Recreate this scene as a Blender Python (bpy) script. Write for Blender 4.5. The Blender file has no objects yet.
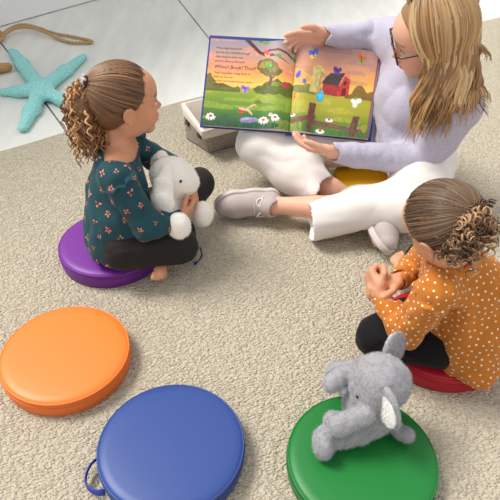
import bpy, math, random
import numpy as np
from mathutils import Vector, Matrix
from mathutils.bvhtree import BVHTree

S = bpy.context.scene
COL = S.collection
PI = math.pi

# ---------------------------------------------------------------- camera, sky, light, exposure
CAM_H, FPX, PITCH = 1.256, 600.0, math.radians(40)
cam_data = bpy.data.cameras.new('camera')
cam_data.sensor_width = 36.0
cam_data.lens = 36.0 * FPX / 500.0
cam_data.clip_start = 0.02
cam = bpy.data.objects.new('camera', cam_data)
COL.objects.link(cam)
cam.location = (0, 0, CAM_H)
cam.rotation_euler = (PI / 2 - PITCH, 0, 0)
S.camera = cam

world = bpy.data.worlds.new('world')
S.world = world
world.use_nodes = True
wb = world.node_tree.nodes['Background']
wb.inputs['Color'].default_value = (0.95, 0.97, 1.0, 1)
wb.inputs['Strength'].default_value = 0.86

sun_d = bpy.data.lights.new('sun', 'SUN')
sun_d.energy = 3.7
sun_d.angle = math.radians(22)
sun_d.color = (1.0, 0.965, 0.91)
sun = bpy.data.objects.new('sun', sun_d)
COL.objects.link(sun)
sun.rotation_euler = Vector((0.52, -0.18, -0.85)).to_track_quat('-Z', 'Y').to_euler()

S.view_settings.view_transform = 'Standard'
S.view_settings.look = 'None'
S.view_settings.gamma = 1.0
S.view_settings.use_curve_mapping = False
S.view_settings.exposure = 0.0


# ---------------------------------------------------------------- helpers
def V(*a):
    return np.array(a[0] if len(a) == 1 else a, dtype=np.float64)


def at(u, v, z):
    """the point of height z seen at photo position (u, v)"""
    a, b = (u - 250) / FPX, (v - 250) / FPX
    d = V(a, math.cos(PITCH) - b * math.sin(PITCH), -math.sin(PITCH) - b * math.cos(PITCH))
    return V(0, 0, CAM_H) + d * ((z - CAM_H) / d[2])


def unit(v):
    v = np.asarray(v, dtype=np.float64)
    return v / (np.linalg.norm(v) + 1e-12)


def lin(c):
    return tuple(((x / 255.0) / 12.92 if x / 255.0 <= 0.04045 else ((x / 255.0 + 0.055) / 1.055) ** 2.4) for x in c)


def frame(fwd, up=(0, 0, 1)):
    """columns: forward, left, up"""
    f = unit(fwd)
    u = np.asarray(up, float)
    u = unit(u - f * np.dot(u, f))
    l = np.cross(u, f)
    return np.stack([f, l, u], axis=1)


_rng = np.random.RandomState(7)
_LAT = _rng.rand(32, 32, 32).astype(np.float32)


def vnoise(P):
    """smooth lattice noise 0..1 at points P (N,3)"""
    i = np.floor(P).astype(np.int64)
    f = (P - i).astype(np.float32)
    f = f * f * (3 - 2 * f)
    r = np.zeros(len(P), np.float32)
    for dx in (0, 1):
        wx = f[:, 0] if dx else 1 - f[:, 0]
        for dy in (0, 1):
            wy = f[:, 1] if dy else 1 - f[:, 1]
            for dz in (0, 1):
                wz = f[:, 2] if dz else 1 - f[:, 2]
                r += wx * wy * wz * _LAT[(i[:, 0] + dx) % 32, (i[:, 1] + dy) % 32, (i[:, 2] + dz) % 32]
    return r


class Field:
    """a solid described by smoothly blended rounded forms, meshed into one continuous surface"""

    def __init__(self, lo, hi, h):
        self.lo = V(lo); self.h = h
        n = np.ceil((V(hi) - self.lo) / h).astype(int) + 1
        self.n = n
        self.d = np.full(tuple(n), 0.3, np.float32)
        self.o = np.zeros(3); self.R = np.eye(3); self.s = 1.0

    def local(self, o=(0, 0, 0), R=None, s=1.0):
        self.o = V(o); self.R = np.eye(3) if R is None else R; self.s = s
        return self

    def w(self, p):
        return self.o + self.R @ (V(p) * self.s)

    def _box(self, lo, hi):
        a = np.clip(np.floor((lo - self.lo) / self.h).astype(int), 0, self.n)
        b = np.clip(np.ceil((hi - self.lo) / self.h).astype(int) + 1, 0, self.n)
        if np.any(b <= a):
            return None, None
        sl = tuple(slice(int(x), int(y)) for x, y in zip(a, b))
        ax = [self.lo[i] + self.h * np.arange(a[i], b[i]) for i in range(3)]
        P = np.stack(np.meshgrid(*ax, indexing='ij'), axis=-1)
        return sl, P

    def _comb(self, sl, d, k, mode):
        a = self.d[sl]
        d = d.astype(np.float32)
        if mode == 'add':
            r = np.minimum(a, d)
            if k > 0:
                q = np.maximum(k - np.abs(a - d), 0) / k
                r = r - q * q * k * 0.25
        else:
            d = -d
            r = np.maximum(a, d)
            if k > 0:
                q = np.maximum(k - np.abs(a - d), 0) / k
                r = r + q * q * k * 0.25
        self.d[sl] = r

    def cap(self, a, b, ra, rb=None, k=0.02, mode='add', flat=None):
        rb = ra if rb is None else rb
        s = self.s
        a, b = self.w(a), self.w(b)
        ra, rb, k = ra * s, rb * s, k * s
        m = max(ra, rb) * (1 if flat is None else max(1, flat[1])) + k + 3 * self.h
        sl, P = self._box(np.minimum(a, b) - m, np.maximum(a, b) + m)
        if sl is None:
            return self
        ab = b - a
        pa = P - a
        t = np.clip((pa @ ab) / (ab @ ab + 1e-12), 0, 1)
        q = pa - t[..., None] * ab
        if flat is not None:                       # elliptical section: squeeze along an axis
            ax, g = self.R @ unit(flat[0]), flat[1]
            c = (q @ ax)
            q = q + (c / g - c)[..., None] * ax
        d = np.linalg.norm(q, axis=-1) - (ra + (rb - ra) * t)
        self._comb(sl, d, k, mode)
        return self

    def chain(self, pts, rad, k=0.02, mode='add', flat=None):
        for i in range(len(pts) - 1):
            self.cap(pts[i], pts[i + 1], rad[i], rad[i + 1], k, mode, flat)
        return self

    def ell(self, c, r, R=None, k=0.02, mode='add'):
        s = self.s
        c = self.w(c)
        r = V(r) * s
        k = k * s
        R = self.R if R is None else self.R @ R
        m = r.max() + k + 3 * self.h
        sl, P = self._box(c - m, c + m)
        if sl is None:
            return self
        q = (P - c) @ R
        k0 = np.linalg.norm(q / r, axis=-1)
        k1 = np.linalg.norm(q / (r * r), axis=-1) + 1e-9
        d = np.where(k0 < 1e-3, -r.min(), k0 * (k0 - 1) / k1)
        self._comb(sl, d, k, mode)
        return self

    def rbox(self, c, half, rnd, R=None, k=0.01, mode='add'):
        s = self.s
        c = self.w(c)
        half = V(half) * s
        rnd, k = rnd * s, k * s
        R = self.R if R is None else self.R @ R
        m = np.linalg.norm(half) + k + 3 * self.h
        sl, P = self._box(c - m, c + m)
        if sl is None:
            return self
        q = np.abs((P - c) @ R) - (half - rnd)
        d = np.linalg.norm(np.maximum(q, 0), axis=-1) + np.minimum(q.max(axis=-1), 0) - rnd
        self._comb(sl, d, k, mode)
        return self

    def cut(self, p, n, k=0.0):
        """remove everything on the side the normal points to"""
        p, n = self.w(p), self.R @ unit(n)
        ax = [self.lo[i] + self.h * np.arange(self.n[i]) for i in range(3)]
        d = ((ax[0] - p[0]) * n[0])[:, None, None] + ((ax[1] - p[1]) * n[1])[None, :, None] + ((ax[2] - p[2]) * n[2])[None, None, :]
        k = k * self.s
        a = self.d
        d = d.astype(np.float32)
        r = np.maximum(a, d)
        if k > 0:
            q = np.maximum(k - np.abs(a - d), 0) / k
            r = r + q * q * k * 0.25
        self.d = r
        return self

    def fold(self, amp, scale, R=None, seed=0.0, ridged=True, where=None):
        m = np.abs(self.d) < amp * 1.5 + 3 * self.h
        idx = np.argwhere(m)
        P = self.lo + idx * self.h
        if R is None:
            R = np.eye(3)
        n = vnoise(((P @ R) / V(scale)) + 11.3 + seed)
        if ridged:
            n = np.abs(2 * n - 1)          # creases
            v = (0.45 - n) * amp
        else:
            v = (n - 0.5) * 2 * amp
        if where is not None:
            v = v * where(P)
        self.d[m] += v.astype(np.float32)
        return self

    def mesh(self, smooth=1):
        d, h = self.d, self.h
        # keep the solid inside the lattice
        for ax in range(3):
            for e in (0, -1):
                sl = [slice(None)] * 3; sl[ax] = e
                d[tuple(sl)] = np.maximum(d[tuple(sl)], h * 0.5)
        s = d < 0
        n = np.array(d.shape)
        cnt = np.zeros(tuple(n - 1), np.int8)
        C = [(x, y, z) for x in (0, 1) for y in (0, 1) for z in (0, 1)]

        def sub(a, c):
            return a[c[0]:n[0] - 1 + c[0], c[1]:n[1] - 1 + c[1], c[2]:n[2] - 1 + c[2]]
        for c in C:
            cnt += sub(s, c)
        m = (cnt > 0) & (cnt < 8)
        cell = np.argwhere(m)
        index = np.full(m.shape, -1, np.int64)
        index[m] = np.arange(len(cell))
        acc = np.zeros((len(cell), 3)); num = np.zeros(len(cell))
        val = {c: d[cell[:, 0] + c[0], cell[:, 1] + c[1], cell[:, 2] + c[2]] for c in C}
        for c in C:
            for ax in range(3):
                if c[ax] == 0:
                    e = list(c); e[ax] = 1; e = tuple(e)
                    a, b = val[c], val[e]
                    x = (a < 0) != (b < 0)
                    t = np.where(x, a / np.where(x, a - b, 1), 0)
                    p = np.repeat(V(c)[None], len(cell), 0)
                    p[:, ax] = t
                    acc += np.where(x[:, None], p, 0)
                    num += x
        vert = self.lo + (cell + acc / num[:, None]) * h
        quads = []
        for ax in range(3):
            b, c = [(1, 2), (2, 0), (0, 1)][ax]
            sl0 = [slice(1, -1)] * 3; sl1 = [slice(1, -1)] * 3
            sl0[ax] = slice(0, -1); sl1[ax] = slice(1, None)
            s0, s1 = s[tuple(sl0)], s[tuple(sl1)]
            for sign in (0, 1):
                e = np.argwhere((s0 & ~s1) if sign == 0 else (~s0 & s1))
                if not len(e):
                    continue
                e = e + 1; e[:, ax] -= 1

                def cid(db, dc):
                    q = e.copy(); q[:, b] -= db; q[:, c] -= dc
                    return index[q[:, 0], q[:, 1], q[:, 2]]
                q = [cid(1, 1), cid(0, 1), cid(0, 0), cid(1, 0)]
                if sign:
                    q = q[::-1]
                quads.append(np.stack(q, axis=1))
        F = np.concatenate(quads)
        for _ in range(smooth):
            a = np.zeros_like(vert); k = np.zeros(len(vert))
            for i in range(4):
                j = F[:, i]
                for o in (1, 3):
                    q = F[:, (i + o) % 4]
                    np.add.at(a, j, vert[q]); np.add.at(k, j, 1)
            vert = vert * 0.5 + 0.5 * a / np.maximum(k, 1)[:, None]
        return vert, F


class MB:
    """collects simple shapes into ONE mesh"""

    def __init__(self):
        self.v = []; self.f = []; self.m = []; self.c = []; self.uv = None
        self.nv = 0

    def add(self, verts, faces, mat=0, col=None):
        o = self.nv
        verts = [tuple(map(float, p)) for p in verts]
        self.v += verts; self.nv += len(verts)
        self.f += [tuple(int(i) + o for i in f) for f in faces]
        self.m += [mat] * len(faces)
        self.c += [(col if col is not None else (1, 1, 1))] * len(verts)
        return self

    def tube(self, pts, r, n=6, mat=0, col=None, flat=1.0, up=None, caps=True):
        pts = [V(p) for p in pts]
        k = len(pts)
        rr = r if hasattr(r, '__len__') else [r] * k
        vs, fs = [], []
        prev = None
        for i, p in enumerate(pts):
            t = unit(pts[min(i + 1, k - 1)] - pts[max(i - 1, 0)])
            if up is not None:
                a = V(up) - t * np.dot(V(up), t)
            elif prev is None:
                a = np.cross(t, (0, 0, 1) if abs(t[2]) < 0.9 else (1, 0, 0))
            else:
                a = prev - t * np.dot(prev, t)
            a = unit(a); prev = a
            b = np.cross(t, a)
            for j in range(n):
                w = 2 * PI * j / n
                vs.append(p + rr[i] * (math.cos(w) * a * flat + math.sin(w) * b))
        for i in range(k - 1):
            for j in range(n):
                a0 = i * n + j; a1 = i * n + (j + 1) % n
                fs.append((a0, a1, a1 + n, a0 + n))
        if caps:
            fs.append(tuple(range(n - 1, -1, -1)))
            fs.append(tuple(range((k - 1) * n, k * n)))
        return self.add(vs, fs, mat, col)

    def lathe(self, prof, n=64, mat=0, c=(0, 0, 0)):
        vs, fs = [], []
        k = len(prof)
        for (r, z) in prof:
            for j in range(n):
                w = 2 * PI * j / n
                vs.append((c[0] + r * math.cos(w), c[1] + r * math.sin(w), c[2] + z))
        for i in range(k - 1):
            for j in range(n):
                a0 = i * n + j; a1 = i * n + (j + 1) % n
                fs.append((a0, a1, a1 + n, a0 + n))
        return self.add(vs, fs, mat)

    def box(self, c, half, R=None, mat=0):
        R = np.eye(3) if R is None else R
        vs = [V(c) + R @ (V(half) * V(x, y, z)) for x in (-1, 1) for y in (-1, 1) for z in (-1, 1)]
        fs = [(0, 1, 3, 2), (4, 6, 7, 5), (0, 4, 5, 1), (2, 3, 7, 6), (0, 2, 6, 4), (1, 5, 7, 3)]
        return self.add(vs, fs, mat)

    def build(self, name, mats, parent=None, smooth=True, colors=False):
        me = bpy.data.meshes.new(name)
        me.from_pydata(self.v, [], self.f)
        mats = mats if isinstance(mats, (list, tuple)) else [mats]
        for m in mats:
            me.materials.append(m)
        me.polygons.foreach_set('material_index', self.m)
        me.polygons.foreach_set('use_smooth', [smooth] * len(self.f))
        if colors:
            at_ = me.color_attributes.new('Col', 'FLOAT_COLOR', 'POINT')
            arr = np.ones((len(self.v), 4), np.float32); arr[:, :3] = np.array(self.c)
            at_.data.foreach_set('color', arr.ravel())
        me.update()
        return link(name, me, parent)


def link(name, me, parent=None):
    o = bpy.data.objects.new(name, me)
    COL.objects.link(o)
    if parent is not None:
        o.parent = parent
        o.matrix_parent_inverse = Matrix.Translation(parent.location).inverted() if parent.type == 'EMPTY' else Matrix.Identity(4)
    return o


def from_field(name, field, mats, parent=None, smooth=1, colfn=None, extra=None):
    """mesh of a field; extra = MB whose shapes are welded into the same mesh with further materials"""
    v, f = field.mesh(smooth)
    mats = mats if isinstance(mats, (list, tuple)) else [mats]
    nv, nf = len(v), len(f)
    me = bpy.data.meshes.new(name)
    if extra is not None:
        allv = np.concatenate([v, np.array(extra.v)]) if extra.nv else v
        faces = [tuple(x) for x in f.tolist()] + [tuple(i + nv for i in q) for q in extra.f]
        me.from_pydata(allv.tolist(), [], faces)
        mi = [0] * nf + extra.m
    else:
        me.from_pydata(v.tolist(), [], f.tolist())
        mi = [0] * nf
    for m in mats:
        me.materials.append(m)
    me.polygons.foreach_set('material_index', mi)
    me.polygons.foreach_set('use_smooth', [True] * len(mi))
    if colfn is not None:
        c = np.ones((len(me.vertices), 4), np.float32)
        c[:nv, :3] = colfn(v)
        if extra is not None and extra.nv:
            c[nv:, :3] = np.array(extra.c)
        at_ = me.color_attributes.new('Col', 'FLOAT_COLOR', 'POINT')
        at_.data.foreach_set('color', c.ravel())
    me.update()
    return link(name, me, parent)


def thing(name, label, cat, loc=(0, 0, 0), group=None):
    o = bpy.data.objects.new(name, None)
    o.empty_display_size = 0.05
    COL.objects.link(o)
    o.location = loc
    return tag(o, label, cat, group)


def tag(o, label=None, cat=None, group=None, kind=None):
    if label: o['label'] = label
    if cat: o['category'] = cat
    if group: o['group'] = group
    if kind: o['kind'] = kind
    return o


# ---------------------------------------------------------------- materials
def mat(name, col=None, rough=0.6, bump=0.0, bscale=80, bdist=0.002, detail=3, sheen=0.0, var=0.0, vscale=20,
        attr=False, sss=0.0, spec=0.5, coat=0.0, stretch=None, var_col=None):
    m = bpy.data.materials.new(name)
    m.use_nodes = True
    nt = m.node_tree
    b = nt.nodes['Principled BSDF']
    b.inputs['Roughness'].default_value = rough
    b.inputs['Specular IOR Level'].default_value = spec
    if sheen:
        b.inputs['Sheen Weight'].default_value = sheen
        b.inputs['Sheen Roughness'].default_value = 0.5
    if coat:
        b.inputs['Coat Weight'].default_value = coat
        b.inputs['Coat Roughness'].default_value = 0.25
    if sss:
        b.inputs['Subsurface Weight'].default_value = sss
        b.inputs['Subsurface Radius'].default_value = (0.012, 0.005, 0.003)
        b.inputs['Subsurface Scale'].default_value = 0.6
    tc = nt.nodes.new('ShaderNodeTexCoord')
    mp = nt.nodes.new('ShaderNodeMapping')
    nt.links.new(tc.outputs['Object'], mp.inputs['Vector'])
    if stretch:
        mp.inputs['Scale'].default_value = stretch
    src = None
    if attr:
        a = nt.nodes.new('ShaderNodeAttribute'); a.attribute_name = 'Col'
        src = a.outputs['Color']
    if var:
        n = nt.nodes.new('ShaderNodeTexNoise'); n.inputs['Scale'].default_value = vscale
        n.inputs['Detail'].default_value = 4
        nt.links.new(mp.outputs['Vector'], n.inputs['Vector'])
        mx = nt.nodes.new('ShaderNodeMix'); mx.data_type = 'RGBA'
        c2 = lin(var_col) if var_col else tuple(x * (1 - var) for x in lin(col))
        mr = nt.nodes.new('ShaderNodeMapRange')
        mr.inputs['From Min'].default_value = 0.35; mr.inputs['From Max'].default_value = 0.65
        nt.links.new(n.outputs['Fac'], mr.inputs['Value'])
        nt.links.new(mr.outputs['Result'], mx.inputs['Factor'])
        if src is not None:
            nt.links.new(src, mx.inputs[6])
        else:
            mx.inputs[6].default_value = (*lin(col), 1)
        mx.inputs[7].default_value = (*c2, 1)
        src = mx.outputs[2]
    if src is not None:
        nt.links.new(src, b.inputs['Base Color'])
    else:
        b.inputs['Base Color'].default_value = (*lin(col), 1)
    if bump:
        n2 = nt.nodes.new('ShaderNodeTexNoise'); n2.inputs['Scale'].default_value = bscale
        n2.inputs['Detail'].default_value = detail
        nt.links.new(mp.outputs['Vector'], n2.inputs['Vector'])
        bp = nt.nodes.new('ShaderNodeBump'); bp.inputs['Strength'].default_value = bump
        bp.inputs['Distance'].default_value = bdist
        nt.links.new(n2.outputs['Fac'], bp.inputs['Height'])
        nt.links.new(bp.outputs['Normal'], b.inputs['Normal'])
    return m


def vinyl(name, col):
    return mat(name, col, rough=0.42, bump=0.12, bscale=260, bdist=0.001, spec=0.4)


M = dict(
    skin=mat('skin', attr=True, rough=0.5, sss=0.12, spec=0.35, bump=0.05, bscale=300, bdist=0.001),
    hair=mat('hair_strands', attr=True, rough=0.42, spec=0.45),
    teal=mat('teal_knit', (12, 68, 78), 0.85, bump=0.25, bscale=500, bdist=0.001, sheen=0.05, var=0.15, vscale=30),
    coral=mat('coral_print', (226, 142, 112), 0.85),
    coral2=mat('rust_print', (176, 84, 66), 0.85),
    mustard=mat('mustard_knit', (194, 113, 22), 0.85, bump=0.25, bscale=500, bdist=0.001, sheen=0.12, var=0.12, vscale=25),
    dot=mat('cream_dot_print', (238, 216, 180), 0.85),
    legging=mat('charcoal_knit', (42, 38, 36), 0.85, bump=0.3, bscale=400, bdist=0.001, sheen=0.04, spec=0.2),
    black=mat('black_knit', (20, 18, 20), 0.85, bump=0.3, bscale=400, bdist=0.001, sheen=0.04, spec=0.2),
    lilac=mat('lilac_grey_jersey', (186, 181, 198), 0.85, bump=0.25, bscale=600, bdist=0.001, sheen=0.15, var=0.12, vscale=140),
    white=mat('white_cotton', (226, 219, 212), 0.8, bump=0.2, bscale=400, bdist=0.001, sheen=0.1),
    shoe=mat('taupe_canvas', (178, 165, 160), 0.8, bump=0.3, bscale=500, bdist=0.001),
    sole=mat('pale_rubber', (196, 186, 180), 0.6),
    lace=mat('white_lace', (236, 230, 226), 0.8),
    glasses=mat('dark_tortoiseshell', (20, 14, 12), 0.25, var=0.5, vscale=90, var_col=(84, 44, 16)),
    gold=mat('brass', (190, 150, 80), 0.3),
    bunny=mat('cream_plush', (250, 244, 234), 0.95, bump=0.5, bscale=260, bdist=0.003, sheen=0.4, detail=5),
    elephant=mat('grey_plush', (158, 156, 160), 0.95, bump=0.5, bscale=260, bdist=0.003, sheen=0.35, detail=5, var=0.12, vscale=40),
    elear=mat('white_plush', (240, 236, 232), 0.95, bump=0.5, bscale=260, bdist=0.003, sheen=0.4),
    bead=mat('black_bead', (16, 14, 16), 0.2),
    star=mat('turquoise_plaster', (116, 194, 192), 0.75, bump=0.9, bscale=120, bdist=0.004, detail=4, var=0.3, vscale=160, var_col=(168, 222, 216)),
    jute=mat('jute', (200, 164, 114), 0.9, bump=0.6, bscale=400, bdist=0.002, var=0.3, vscale=300),
    wood=mat('tan_wood', (190, 142, 86), 0.6, var=0.3, vscale=12, stretch=(1, 8, 8), bump=0.2),
    wicker=mat('grey_wicker', (164, 151, 138), 0.85, bump=0.8, bscale=120, bdist=0.004, var=0.4, vscale=160),
    liner=mat('white_liner', (220, 209, 194), 0.85, bump=0.3, bscale=200),
    liner_in=mat('beige_liner', (168, 152, 134), 0.9, bump=0.3, bscale=200),
    strap=mat('blue_webbing', (36, 58, 150), 0.6),
)


# ---------------------------------------------------------------- the setting
def floor_material():
    m = mat('whitewashed_planks', (226, 225, 217), 0.45, var=0.05, vscale=2.2, stretch=(6, 1, 1), var_col=(213, 213, 206), spec=0.4)
    return m


def rug_material():
    m = bpy.data.materials.new('looped_wool')
    m.use_nodes = True
    nt = m.node_tree
    b = nt.nodes['Principled BSDF']
    b.inputs['Roughness'].default_value = 0.95
    b.inputs['Sheen Weight'].default_value = 0.15
    tc = nt.nodes.new('ShaderNodeTexCoord')
    mp = nt.nodes.new('ShaderNodeMapping')
    mp.inputs['Rotation'].default_value = (0, 0, math.radians(-35))
    mp.inputs['Scale'].default_value = (1.0, 1.75, 1.0)
    nt.links.new(tc.outputs['Object'], mp.inputs['Vector'])
    nz = nt.nodes.new('ShaderNodeTexNoise'); nz.inputs['Scale'].default_value = 28; nz.inputs['Detail'].default_value = 3
    nt.links.new(mp.outputs['Vector'], nz.inputs['Vector'])
    va = nt.nodes.new('ShaderNodeVectorMath'); va.operation = 'MULTIPLY_ADD'
    va.inputs[1].default_value = (0.03, 0.03, 0.0)
    nt.links.new(nz.outputs['Color'], va.inputs[0])
    nt.links.new(mp.outputs['Vector'], va.inputs[2])
    vo = nt.nodes.new('ShaderNodeTexVoronoi'); vo.feature = 'SMOOTH_F1'
    vo.inputs['Scale'].default_value = 98
    vo.inputs['Smoothness'].default_value = 0.35
    nt.links.new(va.outputs['Vector'], vo.inputs['Vector'])
    n2 = nt.nodes.new('ShaderNodeTexNoise'); n2.inputs['Scale'].default_value = 160; n2.inputs['Detail'].default_value = 4
    nt.links.new(mp.outputs['Vector'], n2.inputs['Vector'])
    ma = nt.nodes.new('ShaderNodeMath'); ma.operation = 'MULTIPLY_ADD'
    ma.inputs[1].default_value = -1.0
    nt.links.new(vo.outputs['Distance'], ma.inputs[0])
    nt.links.new(n2.outputs['Fac'], ma.inputs[2])
    bp = nt.nodes.new('ShaderNodeBump'); bp.inputs['Strength'].default_value = 0.9; bp.inputs['Distance'].default_value = 0.022
    nt.links.new(ma.outputs['Value'], bp.inputs['Height'])
    nt.links.new(bp.outputs['Normal'], b.inputs['Normal'])
    # two yarn tones, loop by loop
    mx = nt.nodes.new('ShaderNodeMix'); mx.data_type = 'RGBA'
    n3 = nt.nodes.new('ShaderNodeTexNoise'); n3.inputs['Scale'].default_value = 45; n3.inputs['Detail'].default_value = 3
    nt.links.new(mp.outputs['Vector'], n3.inputs['Vector'])
    nt.links.new(n3.outputs['Fac'], mx.inputs['Factor'])
    mx.inputs[6].default_value = (*lin((208, 192, 163)), 1)
    mx.inputs[7].default_value = (*lin((246, 233, 206)), 1)
    nt.links.new(mx.outputs[2], b.inputs['Base Color'])
    return m


def build_setting():
    fm = floor_material()
    dark = mat('dark_subfloor', (70, 66, 60), 0.9)  # dark subfloor showing between the boards
    # floor boards: two seams run away from the viewer
    Z = -0.012
    def seam(p, q, y):
        t = (y - p[1]) / (q[1] - p[1])
        return p[0] + t * (q[0] - p[0])
    A = ((-0.239, 3.398), (-0.453, 4.013))
    B = ((-0.774, 2.278), (-1.397, 3.322))
    y0, y1 = -1.2, 5.2
    g = 0.005
    mb = MB()
    ys = np.linspace(y0, y1, 9)
    strips = [(lambda y: -4.0, lambda y: seam(*B, y) - g if y > -1 else seam(*B, y) - g), (lambda y: seam(*B, y) + g, lambda y: seam(*A, y) - g),
              (lambda y: seam(*A, y) + g, lambda y: 4.0)]
    for L, R in strips:
        vs, fs = [], []
        for y in ys:
            for (x, z) in ((L(y), Z - 0.02), (L(y), Z), (R(y), Z), (R(y), Z - 0.02)):
                vs.append((x, y, z))
        for i in range(len(ys) - 1):
            for j in range(3):
                a = i * 4 + j
                fs.append((a, a + 4, a + 5, a + 1)[::-1])
        mb.add(vs, fs, 0)
    mb.add([(-4, y0, Z - 0.018), (4, y0, Z - 0.018), (4, y1, Z - 0.018), (-4, y1, Z - 0.018)], [(0, 1, 2, 3)], 1)
    f = mb.build('floor', [fm, dark], smooth=False)
    f['kind'] = 'structure'
    # white skirting board along the back left, and the wall it carries
    p, q = V(-1.472, 3.558, 0), V(-1.035, 4.013, 0)
    d = unit(q - p); nrm = V(-d[1], d[0], 0)
    R = np.stack([d, nrm, V(0, 0, 1)], axis=1)
    wm = mat('white_paint', (232, 231, 228), 0.5)
    w = MB()
    c = (p + q) / 2
    w.box(c + nrm * 0.13 + V(0, 0, 1.2), (2.6, 0.1, 1.25), R)
    w.build('wall_back', wm, smooth=False)['kind'] = 'structure'
    w = MB()
    w.box(c + nrm * 0.0145 + V(0, 0, 0.104), (2.6, 0.0155, 0.112), R)
    bb = w.build('baseboard_back', wm, smooth=False)
    bb['kind'] = 'structure'
    bv = bb.modifiers.new('bevel', 'BEVEL'); bv.width = 0.004; bv.segments = 2
    # rug: its far edge runs from left to right behind the group
    e0, e1 = V(-1.021, 2.145), V(1.527, 3.73)
    d2 = unit(e1 - e0)
    e0 = e0 - d2 * 1.4; e1 = e1 + d2 * 0.8
    nx, ny = 60, 50
    vs, fs = [], []
    inward = V(d2[1], -d2[0])
    for j in range(ny + 1):
        for i in range(nx + 1):
            s_, t_ = i / nx, j / ny
            x, y = (e0 + (e1 - e0) * s_ + inward * 4.4 * t_)
            ed = min(s_, 1 - s_, t_ * 1.3, 1 - t_)
            wob = 0.006 * math.sin(17 * s_ * 3 + 1.3) + 0.004 * math.sin(71 * s_)
            x += inward[0] * wob * (1 if t_ == 0 else 0); y += inward[1] * wob * (1 if t_ == 0 else 0)
            z = 0.0 if 0 < i < nx and 0 < j < ny else -0.0118
            vs.append((x, y, z))
    for j in range(ny):
        for i in range(nx):
            a = j * (nx + 1) + i
            fs.append((a, a + 1, a + nx + 2, a + nx + 1)[::-1])
    rug = MB().add(vs, fs).build('rug', rug_material(), smooth=False)
    tag(rug, 'large cream looped wool rug under the seated group and the round cushions', 'rug')


build_setting()


# ---------------------------------------------------------------- round floor cushions
CR, CT = 0.165, 0.056


def cushion(name_col, col, x, y, label, handle=None, handle_col=None, dark=0.9):
    t = thing('floor_cushion', label, 'cushion', (x, y, 0), 'round vinyl floor cushions')
    m = vinyl(name_col + '_vinyl', col)
    m_shaded = vinyl(name_col + '_vinyl_shaded_band', tuple(c * dark for c in col))  # same vinyl, darkened: the shade on the side is put into the colour
    top = [(0.0001, CT + 0.004), (0.05, CT + 0.0037), (0.10, CT + 0.0025), (0.14, CT + 0.0008), (0.155, CT - 0.001), (CR - 0.004, CT - 0.004), (CR - 0.0022, CT - 0.0065)]
    MB().lathe(top[::-1], 96, c=(x, y, 0)).build('top_panel', m, t)
    band = [(CR - 0.012, 0.0003), (CR - 0.004, 0.002), (CR - 0.0008, 0.008), (CR + 0.001, 0.020), (CR + 0.0012, 0.034), (CR - 0.0004, CT - 0.012), (CR - 0.0022, CT - 0.0065)]
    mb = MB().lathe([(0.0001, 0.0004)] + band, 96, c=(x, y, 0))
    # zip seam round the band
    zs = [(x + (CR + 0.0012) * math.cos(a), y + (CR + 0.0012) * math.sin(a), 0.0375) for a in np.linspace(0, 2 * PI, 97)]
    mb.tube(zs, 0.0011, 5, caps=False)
    mb.build('side_band', m_shaded, t)
    ps = [(x + (CR - 0.0016) * math.cos(a), y + (CR - 0.0016) * math.sin(a), CT - 0.0062) for a in np.linspace(0, 2 * PI, 97)]
    MB().tube(ps, 0.0024, 6, caps=False).build('piping', m, t)
    ps = [(x + (CR - 0.004) * math.cos(a), y + (CR - 0.004) * math.sin(a), 0.0028) for a in np.linspace(0, 2 * PI, 97)]
    MB().tube(ps, 0.0022, 6, caps=False).build('piping', m_shaded, t)
    if handle is not None:
        a = math.radians(handle)
        cx, cy = math.cos(a), math.sin(a)
        px_, py_ = -cy, cx
        pts = []
        for u in np.linspace(0, 1, 17):
            w = (u - 0.5) * 0.085
            out = 0.034 * (math.sin(PI * u) ** 0.6)
            pts.append((x + cx * (CR - 0.002 + out) + px_ * w * (1 - 0.0), y + cy * (CR - 0.002 + out) + py_ * w, 0.03 - 0.010 * math.sin(PI * u)))
        # a flat webbing loop
        MB().tube(pts, 0.0095, 8, flat=0.28, up=(cx, cy, 0)).build('handle', mat(name_col + '_webbing', handle_col or tuple(c * 0.8 for c in col), 0.6), t)
    return t


cushion('purple', (112, 36, 140), -0.440, 1.478, 'purple round cushion under the girl in the teal top')
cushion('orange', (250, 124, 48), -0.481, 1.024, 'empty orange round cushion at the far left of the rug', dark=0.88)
cushion('blue', (48, 72, 136), -0.178, 0.755, 'empty blue round cushion with a webbing handle loop', 203, (38, 58, 150))
cushion('green', (20, 114, 46), 0.248, 0.723, 'green round cushion that the grey plush elephant sits on')
cushion('red', (190, 22, 42), 0.514, 1.094, 'red round cushion under the child in the dotted mustard shirt')
cushion('yellow', (226, 170, 18), 0.470, 1.840, 'mustard yellow round cushion under the woman')


# ---------------------------------------------------------------- people: shared builders
SKIN = V(lin((206, 150, 118)))


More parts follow.
